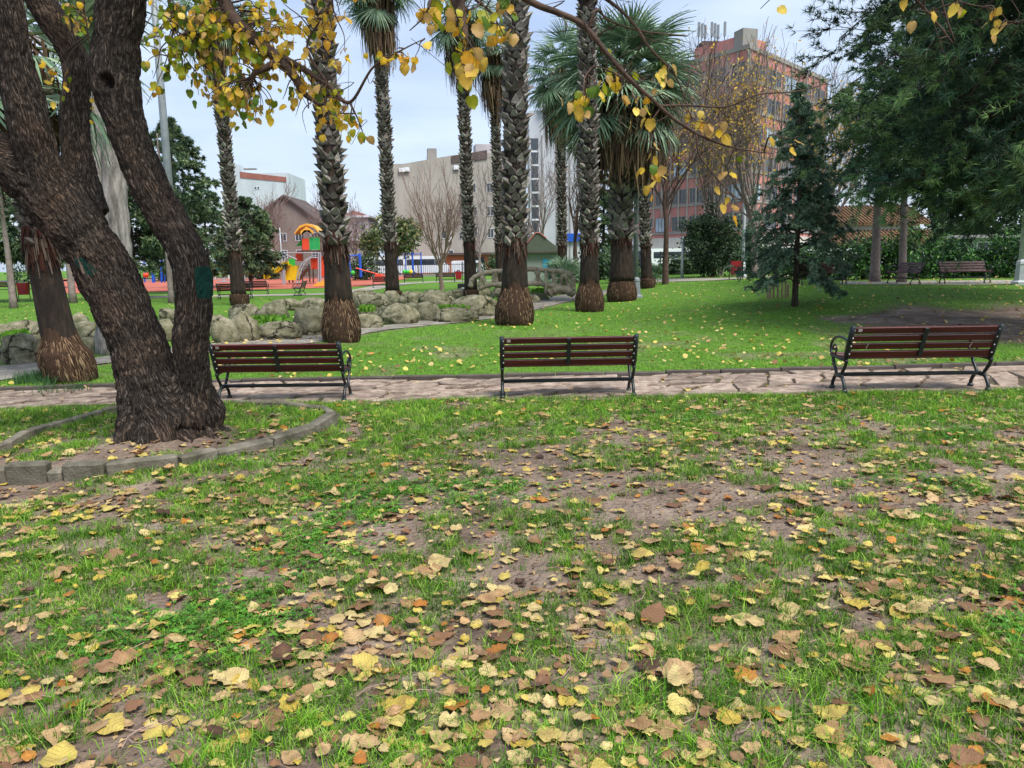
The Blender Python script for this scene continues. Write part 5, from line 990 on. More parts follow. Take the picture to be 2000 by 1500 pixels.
for px, Y, H, rr, z0, sd, lb in ((352, 52, 11.2, 2.6, 2.2, 1, 'tall dark conifer behind the grey lamp pole'), (262, 44, 6.5, 2.6, 1.6, 2, 'dense dark conifer seen between the two mulberry trunks'), (488, 62, 7.0, 2.6, 1.2, 3, 'bushy dark conifer beside the slim play-area palm'), (20, 42, 6.2, 2.6, 2.2, 4, 'dark conifer at the far end of the lawn beyond the red bin'), (408, 66, 8.2, 2.6, 1.2, 9, 'dark conifer between the lamp pole and the slim play-area palm'), (110, 70, 9, 3, 2, 12, 'far dark conifer glimpsed behind the leaning palm'), (1178, 66, 11, 1.6, 1.0, 14, 'narrow dark conifer between the two thick palms')):
    p = at(px, 520, Y); conifer('conifer', lb, gz(p.x, Y), H, .16, z0, [(0, rr*.9), (.35, rr*1.1), (.75, rr*.85), (1, .45)], 100, 20+sd, DC, L=.28, wid=.1, per=5, twigs=11, tuf=6, droop=.15, spread=1., tl=.9, group='dark conifers behind the lawn', clumpv=.8)
# grey old trunk and slim trunks behind the mulberry
rg = np.random.default_rng(3); Yg = 15.5; b = at(228, 690, Yg); b = gz(b.x, Yg); t = thing('old_tree', 'pale grey fluted old trunk rising behind the mulberry fork', 'tree', b); mb_ = MB()
for o_, r_ in (((-.14, .05), .2), ((.14, 0), .23), ((0, .15), .2)):
    P = [at(228+o_[0]*40, 700, Yg), at(222, 560, Yg), at(214, 440, Yg), at(208, 320, Yg), at(206, 200, Yg), at(196, 60, Yg), at(190, -200, Yg)]; P = bez([np.array(tuple(q))-np.array(tuple(b))+np.array((o_[0], o_[1], 0)) for q in P], 6); P += rg.normal(0, .012, P.shape); mb_.tube(P, np.linspace(r_*1.15, r_*.8, len(P)), 12)
mb_.build('trunk', 'bark_grey', t, smooth=True); mb_ = MB()
for px0, py0, px1, py1, r_ in ((200, 150, 110, 100, .07), (205, 100, 330, 45, .08), (200, 60, 60, -60, .08), (196, 20, 300, -80, .08), (110, 100, 60, 60, .04)):
    A, B = at(px0, py0, Yg), at(px1, py1, Yg+.6); P = bez([np.array(tuple(A))-np.array(tuple(b)), np.array(tuple((A+B)/2))-np.array(tuple(b))+np.array((0, 0, -.1)), np.array(tuple(B))-np.array(tuple(b))], 5); mb_.tube(P, np.linspace(r_, r_*.4, len(P)), 6)
    for q in range(14):
        i = rg.integers(2, len(P)); e = P[i]+rg.normal(0, .5, 3); mb_.tube(bez([P[i], (P[i]+e)/2+rg.normal(0, .1, 3), e], 3), np.linspace(.018, .007, 7), 3, False)
mb_.build('branch', 'bark_grey', t)
for px, py, Y, topy, r_, lb in ((143, 592, 0, 330, .17, 'slim grey trunk glimpsed just beside the leaning palm'), (336, 592, 0, 380, .15, 'slim trunk seen beside the green-painted mulberry trunk'), (27, 602, 0, 380, .15, 'slim trunk by the red bin at the lawn end')):
    p = G(px, py); Hh = (py-topy)/FPX*p.y; conifer('slim_tree', lb, p, Hh*1.5, r_, Hh*.75, [(0, 1.2), (.5, 1.5), (1, .3)], 26, px, DC, L=.18, wid=.04, per=6, twigs=7, tuf=6, droop=.05, rise=.35, spread=1., bark='twig_grey', group='slim trees at the lawn end')
# bare and yellow-leaved trees
YC = [(238, 200, 60), (226, 186, 70), (214, 170, 50), (240, 212, 110), (200, 160, 90)]
bare_tree('bare_tree', 'pale pinkish bare tree with upswept branches beyond the rockery', 862, 50, 8.6, .17, 'twig_pale', 61, (9, 7, 6), (.55, .5, .5), (.0, .28, .2, .14), (1.0, .62, .55), .26, .06, thick=.9, group='bare winter trees')
bare_tree('bare_tree', 'bare grey tree behind the play tower', 548, 96, 12, .22, 'twig_grey', 62, (7, 6, 6, 3), (.6, .6, .6, .6), group='bare winter trees', thick=.75)
bare_tree('bare_tree', 'bare grey tree between the play tower and the nearest palm', 622, 100, 12, .22, 'twig_grey', 63, (7, 6, 6, 3), (.6, .6, .6, .6), group='bare winter trees', thick=.75)
bare_tree('bare_tree', 'bare grey tree behind the magnolia', 700, 110, 11, .2, 'twig_grey', 64, (7, 6, 6, 3), (.6, .6, .6, .6), group='bare winter trees', thick=.7)
bare_tree('bare_tree', 'bare dark tree in front of the pale tower block', 1068, 72, 15, .26, 'twig_grey', 65, (7, 6, 5, 3), (.55, .55, .6, .6), group='bare winter trees', thick=.8)
bare_tree('bare_tree', 'bare dark leaning tree between the hut and the round-footed palm', 1128, 60, 12, .26, 'twig', 66, (6, 5, 5, 3), (.5, .55, .6, .6), lean=-.08, group='bare winter trees', thick=.8)
bare_tree('bare_tree', 'bare dark tree before the beige apartment block', 938, 78, 11.5, .18, 'twig_grey', 67, (7, 6, 5, 3), (.6, .6, .6, .6), group='bare winter trees', thick=.7)
YG = 'sparse yellow-leaved trees before the red building'
bare_tree('yellow_tree', 'dark forked tree with few yellow leaves beside the lamp post', 1300, 41.5, 12.5, .19, 'twig', 71, (6, 5, 5, 4), (.6, .6, .65, .7), (.02, .14, .12, .1, .05), leaves=500, lsize=.18, lcols=YC, group=YG, trunk=.34)
bare_tree('yellow_tree', 'sparse yellow tree before the corner of the red building', 1408, 50, 14, .2, 'twig_grey', 72, (9, 6, 5, 4), (.5, .55, .55, .65), (.0, .24, .22, .2, .16), leaves=2200, lsize=.16, lcols=YC, group=YG, tmin=3)
bare_tree('yellow_tree', 'sparse yellow tree with tall thin shoots behind the small cedar', 1478, 43, 14, .24, 'twig_grey', 73, (9, 6, 5, 4), (.5, .55, .55, .65), (.0, .26, .24, .22, .18), leaves=2400, lsize=.16, lcols=YC, group=YG, tmin=2.5)
bare_tree('yellow_tree', 'sparse yellow tree between the small cedar and the big pine', 1606, 52, 14.5, .2, 'twig_grey', 74, (9, 6, 5, 4), (.5, .55, .55, .65), (.0, .24, .22, .2, .16), leaves=3000, lsize=.17, lcols=YC, group=YG, tmin=2)
# leafy evergreens
def bush(name, label, px, Y, cz, rx, ry, rz, n_, size, cols, seed, clump=.28, trunk=0., group=None, nc=60, mat='bushleaf', cat='shrub', base=None):
    rg = np.random.default_rng(seed); p = at(px, 520, Y); b = gz(p.x, Y); t = thing(name, label, cat, b, group=group)
    c = rnd_unit(rg, nc)*(rg.random((nc, 1))**.35)*np.array((rx, ry, rz))*rg.uniform(.8, 1.1, (nc, 1))+np.array((0, 0, cz)); c[:, 2] = np.maximum(c[:, 2], .15); i = rg.integers(0, nc, n_); q = c[i]+rg.normal(0, clump, (n_, 3)); q[:, 2] = np.abs(q[:, 2]); cb = rg.uniform(.6, 1.35, nc)[i]
    cl_ = np.array([lin(*c_)[:3] for c_ in cols])[rg.integers(0, len(cols), n_)]*cb[:, None]*rg.uniform(.75, 1.2, (n_, 1)); card_mass('crown', q, size, rg, cl_, mat, t, .3, None)
    s = MB()
    for k in range(14 if trunk == 0 else 10):
        e = c[rg.integers(nc)]; s.tube(bez([(rg.normal(0, .1), rg.normal(0, .1), -.05), np.array((e[0]*.3, e[1]*.3, max(trunk, e[2]*.55))), e], 4), np.linspace(max(.03, trunk*.06), .012, 9), 5, False)
    s.build('stem', 'twig', t); return t
MG = [(96, 112, 62), (120, 132, 86), (74, 92, 52), (140, 128, 84), (58, 76, 44)]
bush('magnolia_tree', 'round evergreen magnolia crown behind the slim skirted palm', 764, 62, 3.9, 2.7, 2.2, 1.55, 4200, .26, MG, 81, .3, 2., cat='tree')
EV = [(60, 86, 54), (46, 70, 46), (82, 106, 68), (98, 118, 78), (38, 58, 42)]
bush('evergreen_shrub', 'large dark rounded evergreen shrub before the red building', 1392, 47, 2.1, 1.9, 1.7, 2.1, 6500, .2, EV, 82, .26)
bush('evergreen_shrub', 'dark evergreen shrub behind the lamp post by the small cedar', 1452, 50, 1.7, 1.2, 1.3, 1.7, 3500, .2, EV, 83, .26)
HG = [(52, 92, 48), (72, 120, 52), (40, 74, 42), (92, 136, 58), (34, 60, 38)]
for k, (px, Y, cz, rx, rz) in enumerate(((1650, 36, .7, 1.2, .8), (1690, 36.5, .9, 1.2, 1.1), (1735, 36.5, 1.0, 1.2, 1.25), (1785, 36, 1.25, 1.1, 1.4), (1830, 36.5, 1.0, 1., 1.2), (1870, 37, .7, 1., .8), (1918, 37, .6, .9, .7), (1966, 36, 1.1, 1., 1.4), (2030, 36, 1., 1., 1.3), (1600, 38, .7, 1.2, .8), (1560, 41, .7, 1.3, .9))):
    bush('hedge_shrub', ['low dark shrub at the cedar end of the hedge', 'hedge shrub behind the forked thin tree', 'hedge shrub just beside the straight pine trunk', 'tallest bright hedge shrub under the pine', 'hedge shrub behind the end of the far bench', 'low hedge shrub behind the middle of the far bench', 'low ragged shrub past the far bench', 'leafy shrub behind the white lamp base', 'shrub just beyond the white lamp', 'low shrub behind the half hidden bench', 'low dark shrub behind the small cedar trunk'][k], px, Y, cz, rx, .9, rz, 2400, .15, HG, 100+k, .2, group='hedge by the tiled house', nc=40)
for k, (px, Y, cz, rx, rz, lb) in enumerate(((230, 92, 1., 3, 1.3, 'far hedge bush beyond the exercise equipment'), (330, 96, 1., 3, 1.2, 'far hedge bush behind the blue play frames'), (520, 100, .9, 3., 1.1, 'far bush behind the yellow slide'), (712, 84, 1.4, 1.7, 1.5, 'dark bush mass behind the blue exercise post'), (1176, 60, 1.2, 1.6, 1.3, 'bush behind the round-footed palm'), (1218, 52, .7, 1., .8, 'low bush behind the stout palm'), (1330, 56, .5, 1.6, .5, 'low hedge bush under the fence'), (966, 100, 1., 2.2, 1.6, 'dark bush beside the parked white car'), (1500, 60, 1., 2.4, 1.2, 'bush behind the small cedar on its street side'), (60, 95, 1., 3, 1.4, 'far hedge bush beyond the red bin'), (1870, 62, 2.6, 3., 2.8, 'tall far bush above the white outbuilding'), (1960, 60, 3., 2.6, 3.2, 'tall far bush behind the white lamp'), (2060, 60, 3., 2.6, 3.2, 'tall far bush past the white lamp'))):
    bush('far_bush', lb, px, Y, cz, rx, 1.2, rz, 1800 if rz < 2 else 4200, .28 if rz < 2 else .36, EV, 130+k, .35, group='far bushes', nc=36)
# ------------------------------------------------------------------ buildings
def building(name, label, A, B, depth, z0, z1, wall, cat='building', group=None):
    """A block whose front wall runs from A to B (x, y); returns the Empty and a frame: origin A, unit u along the wall, outward normal w."""
    A, B = np.array(A, float), np.array(B, float); u = (B-A)/np.linalg.norm(B-A); nrm_ = np.array((u[1], -u[0])); L = np.linalg.norm(B-A)
    t = thing(name, label, cat, (A[0], A[1], z0), math.atan2(u[1], u[0]), group)
    MB().box((L/2, depth/2, (z1-z0)/2-.5), (L, depth, z1-z0+1)).build('wall', wall, t)
    return t, L
_wm = {}
def window(t, x, z, w_, h, frame='white_paint', glass='glass_dark', y=0., mull=1, rz=0., side=None):
    """One window: proud frame with its pane; side=x puts it on the end wall at that x."""
    key = (round(w_, 2), round(h, 2), frame, glass, mull)
    if key not in _wm:
        f = MB(); e = .08
        for s in (-1, 1): f.box((s*(w_/2-e/2), -.03, 0), (e, .1, h)); f.box((0, -.03, s*(h/2-e/2)), (w_-2*e, .09, e))
        for k in range(1, mull+1): f.box((-w_/2+w_*k/(mull+1), -.03, 0), (.06, .08, h-2*e))
        fm = f.mesh('window'); fm.materials.append(M(frame)); pn = MB().box((0, -.005, 0), (w_-e, .03, h-e)).mesh('pane'); pn.materials.append(M(glass)); _wm[key] = (fm, pn)
    fm, pn = _wm[key]; o = obj('window', fm, None, t); o.location = (x, y, z); o.rotation_euler = (0, 0, rz); p_ = obj('pane', pn, None, o); return o
def ac(t, x, z, y=-.25):
    m_ = MB().box((0, 0, 0), (.95, .4, .7), bev=.04); m_.lathe([(.27, -.2), (.27, -.215), (.06, -.22)], 14); V = m_.v[-1]; m_.v[-1] = np.column_stack([V[:, 0], V[:, 2], V[:, 1]]); o = m_.build('air_conditioner', 'white_paint', t); o.location = (x, y, z)
def P2(px, Y): p = at(px, 500, Y); return (p.x, Y)
def zof(px, py, Y): return at(px, py, Y).z
# white blank gable block
Yb = 165; t, L = building('white_building', 'blank white rendered block with reddish roof edge beyond the play area', P2(456, Yb), P2(571, Yb), 14, 0, zof(515, 338, Yb), 'wall_white')
h = zof(515, 338, Yb); MB().box((1.3, 2, h+.9), (2.4, 4, 1.8)).build('stair_head', 'wall_white', t); MB().prism([(2.6, h-.9), (L-.3, h-1.9), (L-.3, h-.9), (2.6, h+.35)], -.1, .5).build('roof_edge', 'roof_red', t); MB().box((4.6, .5, h+.9), (2.6, .8, .3)).build('parapet', 'concrete', t)
for x_, z_ in ((5.6, h-3.), (6.2, h-3.)): window(t, x_, z_, .5, .6, mull=0)
# brown gabled house
Yb = 135; t, L = building('gabled_building', 'broad brown house with low gable behind the play tower', P2(474, Yb), P2(640, Yb), 14, 0, zof(560, 440, Yb), 'wall_brown'); h = zof(560, 440, Yb)
MB().prism([(0, h-.5), (L, h-.5), (L*.53, zof(570, 384, Yb))], .02, 13.9).build('gable', 'wall_brown', t)
r_ = MB(); g = zof(570, 384, Yb)
for a, b_ in (((-.5, h-.75), (L*.53, g)), ((L*.53, g), (L+.5, h-.75))): r_.prism([a, b_, (b_[0], b_[1]+.35), (a[0], a[1]+.35)], -.5, 14.4)
r_.build('roof', 'roof_dark', t)
for i in range(5):
    for j in range(2): window(t, 1.8+i*2.7, h-2.-j*2.9, 1.2, 1.4)
t, L = building('pink_house', 'pale pinkish house with white eaves behind the nearest palm', P2(668, 142), P2(722, 142), 10, 0, zof(700, 424, 142), 'wall_pale'); h = zof(700, 424, 142)
MB().box((L/2, 4.6, h+.1), (L+.6, 10.4, .35)).build('eaves', 'white_paint', t); MB().prism([(0, h+.2), (L, h+.2), (L*.5, h+1.2)], 0, 9).build('roof', 'roof_red', t); MB().box((L/2, -.4, h-4.1), (L+.3, 1., .25)).build('balcony', 'white_paint', t)
for i in range(3):
    for j in range(2): window(t, .9+i*1.6, h-1.7-j*3.4, 1., 1.3)
# beige block with air conditioners
Yb = 138; t, L = building('beige_block', 'tall beige apartment block with small windows and air conditioners on its blank side', P2(768, Yb), P2(990, Yb+4), 16, 0, zof(880, 318, Yb), 'wall_beige'); h = zof(880, 318, Yb)
MB().prism([(0, h-.4), (L, h-.4), (L, h+2.2), (L*.55, h+1.6)], .02, 15).build('upper_wall', 'wall_beige', t); MB().box((7.7, 3, h+1.7), (1.6, 1.6, 2.6)).build('chimney', 'concrete', t); MB().prism([(10.8, h+1.4), (17.2, h+2.5), (17.2, h+1.), (10.8, h+.2)], -.2, .02).build('roof_edge', 'roof_dark', t); MB().box((17.2, 4, h+2.8), (3.2, 3, 2.2)).build('roof_room', 'wall_pale', t)
for x_, z_, w_, hh in ((10.3, h-8.2, .9, 1.2), (12.5, h-7.9, 1.2, 1.7), (14.5, h-4.0, 1.2, 1.7), (14.6, h-8.1, 1.2, 1.7), (14.6, h-11.6, 1.2, 1.7), (17.6, h-4, 1.2, 1.7), (17.6, h-8.1, 1.2, 1.7), (6.2, h-12.6, .7, 1.), (9.2, h-12.2, .8, 1.4), (12.2, h-12.4, .8, 1.2), (14.7, h-15., .9, 1.2), (17.6, h-12, 1.2, 1.7), (10.3, h-15.5, .9, 1.2)): window(t, x_, z_, w_, hh, mull=1 if w_ > 1 else 0)
for x_, z_ in ((2., h-1.1), (2.9, h-1.0), (11.6, h-.6), (10.1, h-13.1), (12.8, h-5.2)): ac(t, x_, z_)
# red-brown low shed and orange board near the parked vans
t, L = building('low_shed', 'low shed with salmon orange wall behind the parked white vans', P2(866, 132), P2(972, 132), 6, 0, zof(920, 498, 132), 'wall_orange'); h = zof(920, 498, 132); MB().box((L/2, 2.6, h+.2), (L+.8, 7, .35)).build('roof', 'roof_dark', t)
MB().box((L*.62, -.06, h*.6), (2.4, .1, h*.55)).build('opening', 'glass_dark', t)
# pale tower with emblem
Yb = 150; t, L = building('pale_tower', 'pale grey tower block with a blue and yellow emblem near its top', P2(1036, Yb), P2(1158, Yb), 15, 0, zof(1090, 215, Yb), 'wall_tower'); h = zof(1090, 215, Yb)
MB().box((L*.42, 1.5, h+1.2), (L*.5, 5, 2.8)).build('roof_room', 'wall_tower', t); MB().box((1.05, -.05, h*.52), (1.3, .12, h*.62)).build('window_strip', 'glass_dark', t)
for k in range(7): MB().box((1.05, -.14, h*.24+k*h*.085), (1.3, .06, .35)).build('transom', 'white_paint', t)
for x_ in (2.4, 5.1, 7.6, 10.): MB().box((x_, -.06, h*.5-2), (.25, .12, h-5)).build('pilaster', 'concrete', t)
def sw(x0, z0, s, fl_): return [(x0+s*math.cos(a)*(1 if i % 2 else .8), z0+fl_*s*.8*math.sin(a)) for i, a in enumerate(np.linspace(.2, 5.8, 10))]
ez = zof(1074, 214, Yb); ex = at(1074, 214, Yb).x-P2(1036, Yb)[0]; MB().prism([(ex-.5, ez+.1), (ex-.2, ez+.9), (ex+.4, ez+.6), (ex+.35, ez-.2), (ex-.1, ez-.9), (ex-.5, ez-.6)], -.2, -.02).build('emblem', 'logo_yellow', t)
MB().prism([(ex+.4, ez-1.4), (ex+.9, ez-.8), (ex+1.5, ez-1.), (ex+1.4, ez-1.9), (ex+.8, ez-2.2)], -.2, -.02).build('emblem', 'logo_blue', t); MB().prism([(ex+.2, ez-3.4), (ex+1.9, ez-2.9), (ex+2.0, ez-3.4), (ex+.4, ez-3.9)], -.2, -.02).build('emblem', 'p_blue', t)
bz = zof(1118, 464, Yb); MB().box((L*.75, -.3, bz), (L*.62, .5, 1.5)).build('blue_band', 'p_blue', t)
# red building: corner towards the camera, two receding fronts
P9 = lambda px, py, Y: np.array((at(px, py, Y).x, Y)); Cn = P9(1463, 95, 94); Lf = P9(1250, 130, 108); Rt = P9(1615, 140, 112); zb_ = .65; zt_ = zof(1463, 95, 94)
t = thing('red_building', 'weathered red and grey office block with rooftop tank and aerials behind yellow trees', 'building', (Cn[0], Cn[1], zb_)); H = zt_-zb_
quad_ = [Lf-Cn, np.zeros(2), Rt-Cn, (Lf-Cn)+(Rt-Cn)]
MB().prism([tuple(q) for q in quad_], -.5, H, 'z').build('wall', 'wall_red', t); ex_ = [q*1.012+np.array((0, -.25)) for q in quad_]
MB().prism([tuple(q) for q in ex_], H, H+.5, 'z').build('cornice', 'concrete', t)
def front(A, B, nb, side):
    d = B-A; L = np.linalg.norm(d); u = d/L; ang_ = math.atan2(u[1], u[0]); nw = np.array((u[1], -u[0]))
    if nw[1] > 0: nw = -nw
    fl_h = 3.45; z = H-2.2
    for f in range(7):
        m_ = MB(); c = A+u*L/2+nw*.06; m_.box((c[0], c[1], z-1.15), (L*.995, .12, .28), rz=ang_); m_.build('floor_band', 'concrete', t)
        for k in range(nb):
            w_ = L/nb*.78; p_ = A+u*L*(k+.5)/nb+nw*.02; o = window(t, 0, z, w_, 1.9, 'concrete', 'glass_pale' if (k*3+f*5+side) % 7 == 0 else 'glass_dark', mull=3); o.location = (p_[0], p_[1], z); o.rotation_euler = (0, 0, ang_ if side == 0 else ang_)
        z -= fl_h
    for k in range(nb*2+1):
        p_ = A+u*L*k/(nb*2)+nw*.12; MB().box((p_[0], p_[1], H/2+2.6), (.14, .2, H-5.4), rz=ang_).build('mullion', 'concrete', t)
    p_ = A+u*L/2+nw*.3; MB().box((p_[0], p_[1], 3.1), (L*.99, .5, 1.6), rz=ang_).build('fascia', 'wall_cream', t); p_ = A+u*L/2+nw*.16; MB().box((p_[0], p_[1], 1.2), (L*.97, .2, 2.2), rz=ang_).build('shop_front', 'glass_dark', t)
    p_ = A+u*L/2+nw*1.1; MB().box((p_[0], p_[1], 2.35), (L*.9, 1.8, .12), rz=ang_).build('awning', 'awning', t)
front(Lf-Cn, np.zeros(2), 6, 0); front(np.zeros(2), Rt-Cn, 5, 1)
ul, ur = unit(Lf-Cn), unit(Rt-Cn)
c = ul*5+ur*4; MB().box((c[0], c[1], H+1.3), (7., 5, 1.8), rz=math.atan2(-ul[1], -ul[0])).build('roof_parapet', 'wall_red', t); c = ul*1.6+ur*2.; MB().box((c[0], c[1], H+1.6), (2.0, 1.9, 2.3), rz=.3).build('roof_tank', 'concrete', t)
c = ul*8+ur*4
for k in range(7):
    o = MB().tube([(0, 0, 0), (0, 0, 3.4)], .06, 6); o.box((0, -.1, 2.6), (.3, .2, 1.7)); o = o.build('aerial', 'pole', t); o.location = (c[0]-1.6+k*.55, c[1]+(k % 3)*.6, H+2.2)
MB().box((c[0], c[1], H+2.6), (3., 2.2, 1.), rz=.1).build('equipment_cabin', 'roof_dark', t)
# tiled house behind the hedge
Yb = 50; t, L = building('tiled_house', 'low house with mossy tiled two-tier roof behind the hedge', P2(1622, Yb), P2(1802, Yb), 7, .65, zof(1720, 470, Yb), 'wall_cream'); h = zof(1720, 470, Yb)-.65
def tiled(m_, y0, z0, y1, z1, n_): m_.prism([(y0, z0), (y1, z1), (y1, z1+.12), (y0, z0+.12)], -.6, L+.6, 'x'); [m_.tube([(x_, y0-.02, z0+.13), (x_, y1, z1+.13)], .07, 5) for x_ in np.arange(-.5, L+.6, .24)]
m_ = MB(); tiled(m_, -1.3, h-.25, .6, h+.55, 20); m_.build('lower_roof', 'roof_tile', t); MB().box((L/2, 1.5, h+.7), (L, 1.8, .9)).build('clerestory', 'wall_cream', t); m_ = MB(); tiled(m_, .3, h+1.0, 3.6, h+2.3, 20); tiled(m_, 6.8, h+1., 3.6, h+2.3, 20); m_.build('upper_roof', 'roof_tile', t)
for x_ in (.6, 1.7, 2.6, 3.9, 5.0): window(t, x_, h-1.1, .95, 1.5, 'p_brown', 'glass_pale', mull=1)
for x_ in (.1, 2.1, 3.3, 5.6): MB().box((x_, -1.1, h/2-.2), (.13, .13, h)).build('post', 'p_brown', t)
t, L = building('white_outbuilding', 'plain white walled outbuilding with flat roof behind the far bench', P2(1852, 52), P2(2060, 50), 6, .65, zof(1930, 464, 50), 'wall_white'); h = zof(1930, 464, 50)-.65
MB().box((L/2, 2.6, h+.1), (L+.6, 7, .2)).build('roof', 'wall_pale', t); MB().box((3.75, -.06, h*.5), (.12, .1, h)).build('pilaster', 'white_paint', t); window(t, 2.3, h*.55, 1.4, 1.5); MB().box((5.6, -.05, h*.5), (1.6, .1, h*.9)).build('door', 'box_black', t)
# hut with hipped roof and posters
Yb = 58; A, B = P2(1026, Yb), P2(1092, Yb); t, L = building('park_hut', 'small grey-green hut with pitched roof and a turquoise poster by the railing', A, B, 3., 0, zof(1060, 492, Yb), 'hut_wall', 'hut'); h = zof(1060, 492, Yb); g = zof(1060, 456, Yb)
MB().prism([(-.35, h-.05), (L+.35, h-.05), (L*.42, g), (L*.3, g)], -.35, 3.3).build('roof', 'hut_roof', t); MB().tube([(-.35, -.37, h+.1), (L*.3, -.37, g+.03), (L*.42, -.37, g+.03), (L*.62, -.37, h+(g-h)*.72)], .07, 6).build('ridge', 'roof_red', t); MB().box((L/2, -.2, h-.02), (L+.8, .45, .1)).build('eaves', 'roof_dark', t)
q = zof(1067, 517, Yb); MB().box((L*.6, -.04, q), (.42, .05, .8)).build('poster', 'cyan', t); MB().box((L*.77, -.04, q-.02), (.4, .05, .74)).build('poster', 'teal_light', t)

# ------------------------------------------------------------------ play area
def pz(px, py, Y): p = at(px, py, Y); return np.array(tuple(p))
Yp = 72; gzp = zof(600, 549, Yp); b = at(604, 549, Yp); pt_ = thing('play_tower', 'colourful play tower with orange roof, green and red panels and climbing arches', 'play tower', b); B0 = np.array(tuple(b))
def lp_(px, py, dy=0.): return pz(px, py, Yp+dy)-B0
pxm = Yp/FPX
for px, dy in ((591, -.8), (623, -.8), (591, .8), (623, .8)): MB().tube([lp_(px, 560, dy), lp_(px, 456, dy)], .06, 8).build('post', 'p_brown', pt_)
cx = lp_(607, 480)[0]; zr = lp_(607, 458)[2]; zr2 = lp_(607, 441)[2]; hw = 24*pxm
for s in (-1, 1): MB().prism([(cx, zr2), (cx+s*hw*.55, zr2-.25), (cx+s*hw, zr), (cx+s*hw, zr+.12), (cx+s*hw*.55, zr2-.02), (cx, zr2+.16)], -1.1, 1.1).build('roof_panel', 'p_orange', pt_)
MB().prism([(cx-hw*.5, zr-.05), (cx-hw*.2, zr+.35), (cx+hw*.2, zr+.35), (cx+hw*.5, zr-.05), (cx+hw*.5, zr+.25), (cx, zr+.68), (cx-hw*.5, zr+.25)], -1.16, -1.06).build('roof_arch', 'p_orange', pt_)
def panel(name, mat, x0, x1, y0, y1, dy=-.85, holes=True):
    a, b_ = lp_(x0, y1, dy), lp_(x1, y0, dy); m_ = MB(); e = .07; m_.box(((a[0]+b_[0])/2, dy, (a[2]+b_[2])/2+0), (b_[0]-a[0], .05, b_[2]-a[2])); o = m_.build(name, mat, pt_)
    if holes:
        d = MB()
        for i in range(5):
            for j in range(6): d.box((a[0]+(b_[0]-a[0])*(i+.5+.5*(j % 2))/5.8, dy-.03, a[2]+(b_[2]-a[2])*(j+.7)/6.6), (.06, .02, .1))
        d.build('lattice_hole', 'p_teal', o)
panel('green_panel', 'p_green', 605, 624, 464, 488); panel('red_panel', 'p_red', 591, 603, 466, 488, holes=False); panel('green_panel', 'p_green', 565, 576, 505, 525, -.6, holes=False); panel('red_panel', 'p_red', 608, 622, 504, 526, -.2, holes=False); panel('red_panel', 'p_red', 627, 636, 500, 540, -.2, holes=False); panel('orange_panel', 'p_red', 578, 592, 492, 510, .8, holes=False)
MB().box((cx, 0, lp_(607, 490)[2]), (2.0, 1.8, .12)).build('platform', 'p_brown', pt_)
MB().prism([(lp_(577, 480)[0], lp_(577, 480)[2]), (lp_(590, 480)[0], lp_(590, 480)[2]), (lp_(590, 465)[0], lp_(590, 465)[2])], .2, 1.2).build('side_roof', 'p_green', pt_)
for px in (553, 556, 622, 626): MB().tube([lp_(px, 560, -1.3), lp_(px, 494, -1.3)], .07, 8).build('post', 'p_grey', pt_)
MB().tube([lp_(519, 485, -1.3), lp_(556, 497, -1.3), lp_(580, 507, -1.3)], .06, 8).build('beam', 'p_grey', pt_); MB().tube([lp_(553, 494, -1.3), lp_(626, 494, -1.3)], .05, 8).build('beam', 'p_grey', pt_)
for k in range(2):
    P = bez([lp_(578+k*5, 556, -1.6), lp_(581+k*5, 535, -1.6), lp_(592+k*5, 512, -1.4), lp_(612+k*3, 499, -1.1)], 5); MB().tube(P, .045, 6).build('climbing_arch', 'p_grey', pt_)
    P2_ = P
m_ = MB(); A_ = bez([lp_(578, 556, -1.6), lp_(581, 535, -1.6), lp_(592, 512, -1.4), lp_(612, 499, -1.1)], 5)
for i in range(1, len(A_), 2): m_.tube([A_[i], A_[i]+np.array((.3, .1, -.03))], .025, 5)
m_.build('rungs', 'p_grey', pt_); MB().prism([(lp_(585, 545)[0], lp_(585, 545)[2]), (lp_(604, 522)[0], lp_(604, 522)[2]), (lp_(606, 526)[0], lp_(606, 526)[2]), (lp_(588, 548)[0], lp_(588, 548)[2])], -.9, -.3).build('ramp', 'p_brown', pt_)
for px in (565, 572, 605, 612): MB().tube([lp_(px, 552, -.4), lp_(px, 524, -.4)], .07, 6).build('post', 'p_brown', pt_)
sl = thing('yellow_slide', 'yellow double slide with a rounded top beside the play tower', 'slide', at(545, 547, Yp)); B1 = np.array(tuple(sl.location)); L2 = lambda px, py, dy=0.: pz(px, py, Yp+dy)-B1
for dy in (-1.0, -.1):
    P = bez([L2(519, 543, dy), L2(528, 541, dy), L2(545, 529, dy), L2(556, 519, dy), L2(566, 517, dy)], 5); m_ = MB(); w_ = .42
    for i in range(len(P)-1):
        for s in (-1, 1): m_.box(tuple((P[i]+P[i+1])/2+np.array((0, s*w_, .12))), (abs(P[i+1][0]-P[i][0])*1.15+.05, .07, .36))
        m_.box(tuple((P[i]+P[i+1])/2), (abs(P[i+1][0]-P[i][0])*1.15+.05, w_*2, .12))
    m_.build('chute', 'p_yellow', sl)
MB().prism([(L2(532, 538)[0], L2(532, 538)[2]), (L2(533, 520)[0], L2(533, 520)[2]), (L2(536, 514)[0], L2(536, 514)[2]), (L2(541, 516)[0], L2(541, 516)[2]), (L2(545, 530)[0], L2(545, 530)[2])], -1.5, -1.3).build('side_guard', 'p_yellow', sl)
MB().box(tuple(L2(570, 533, -.3)), (1.2, 1.1, 1.3)).build('slide_base', 'p_yellow', sl)
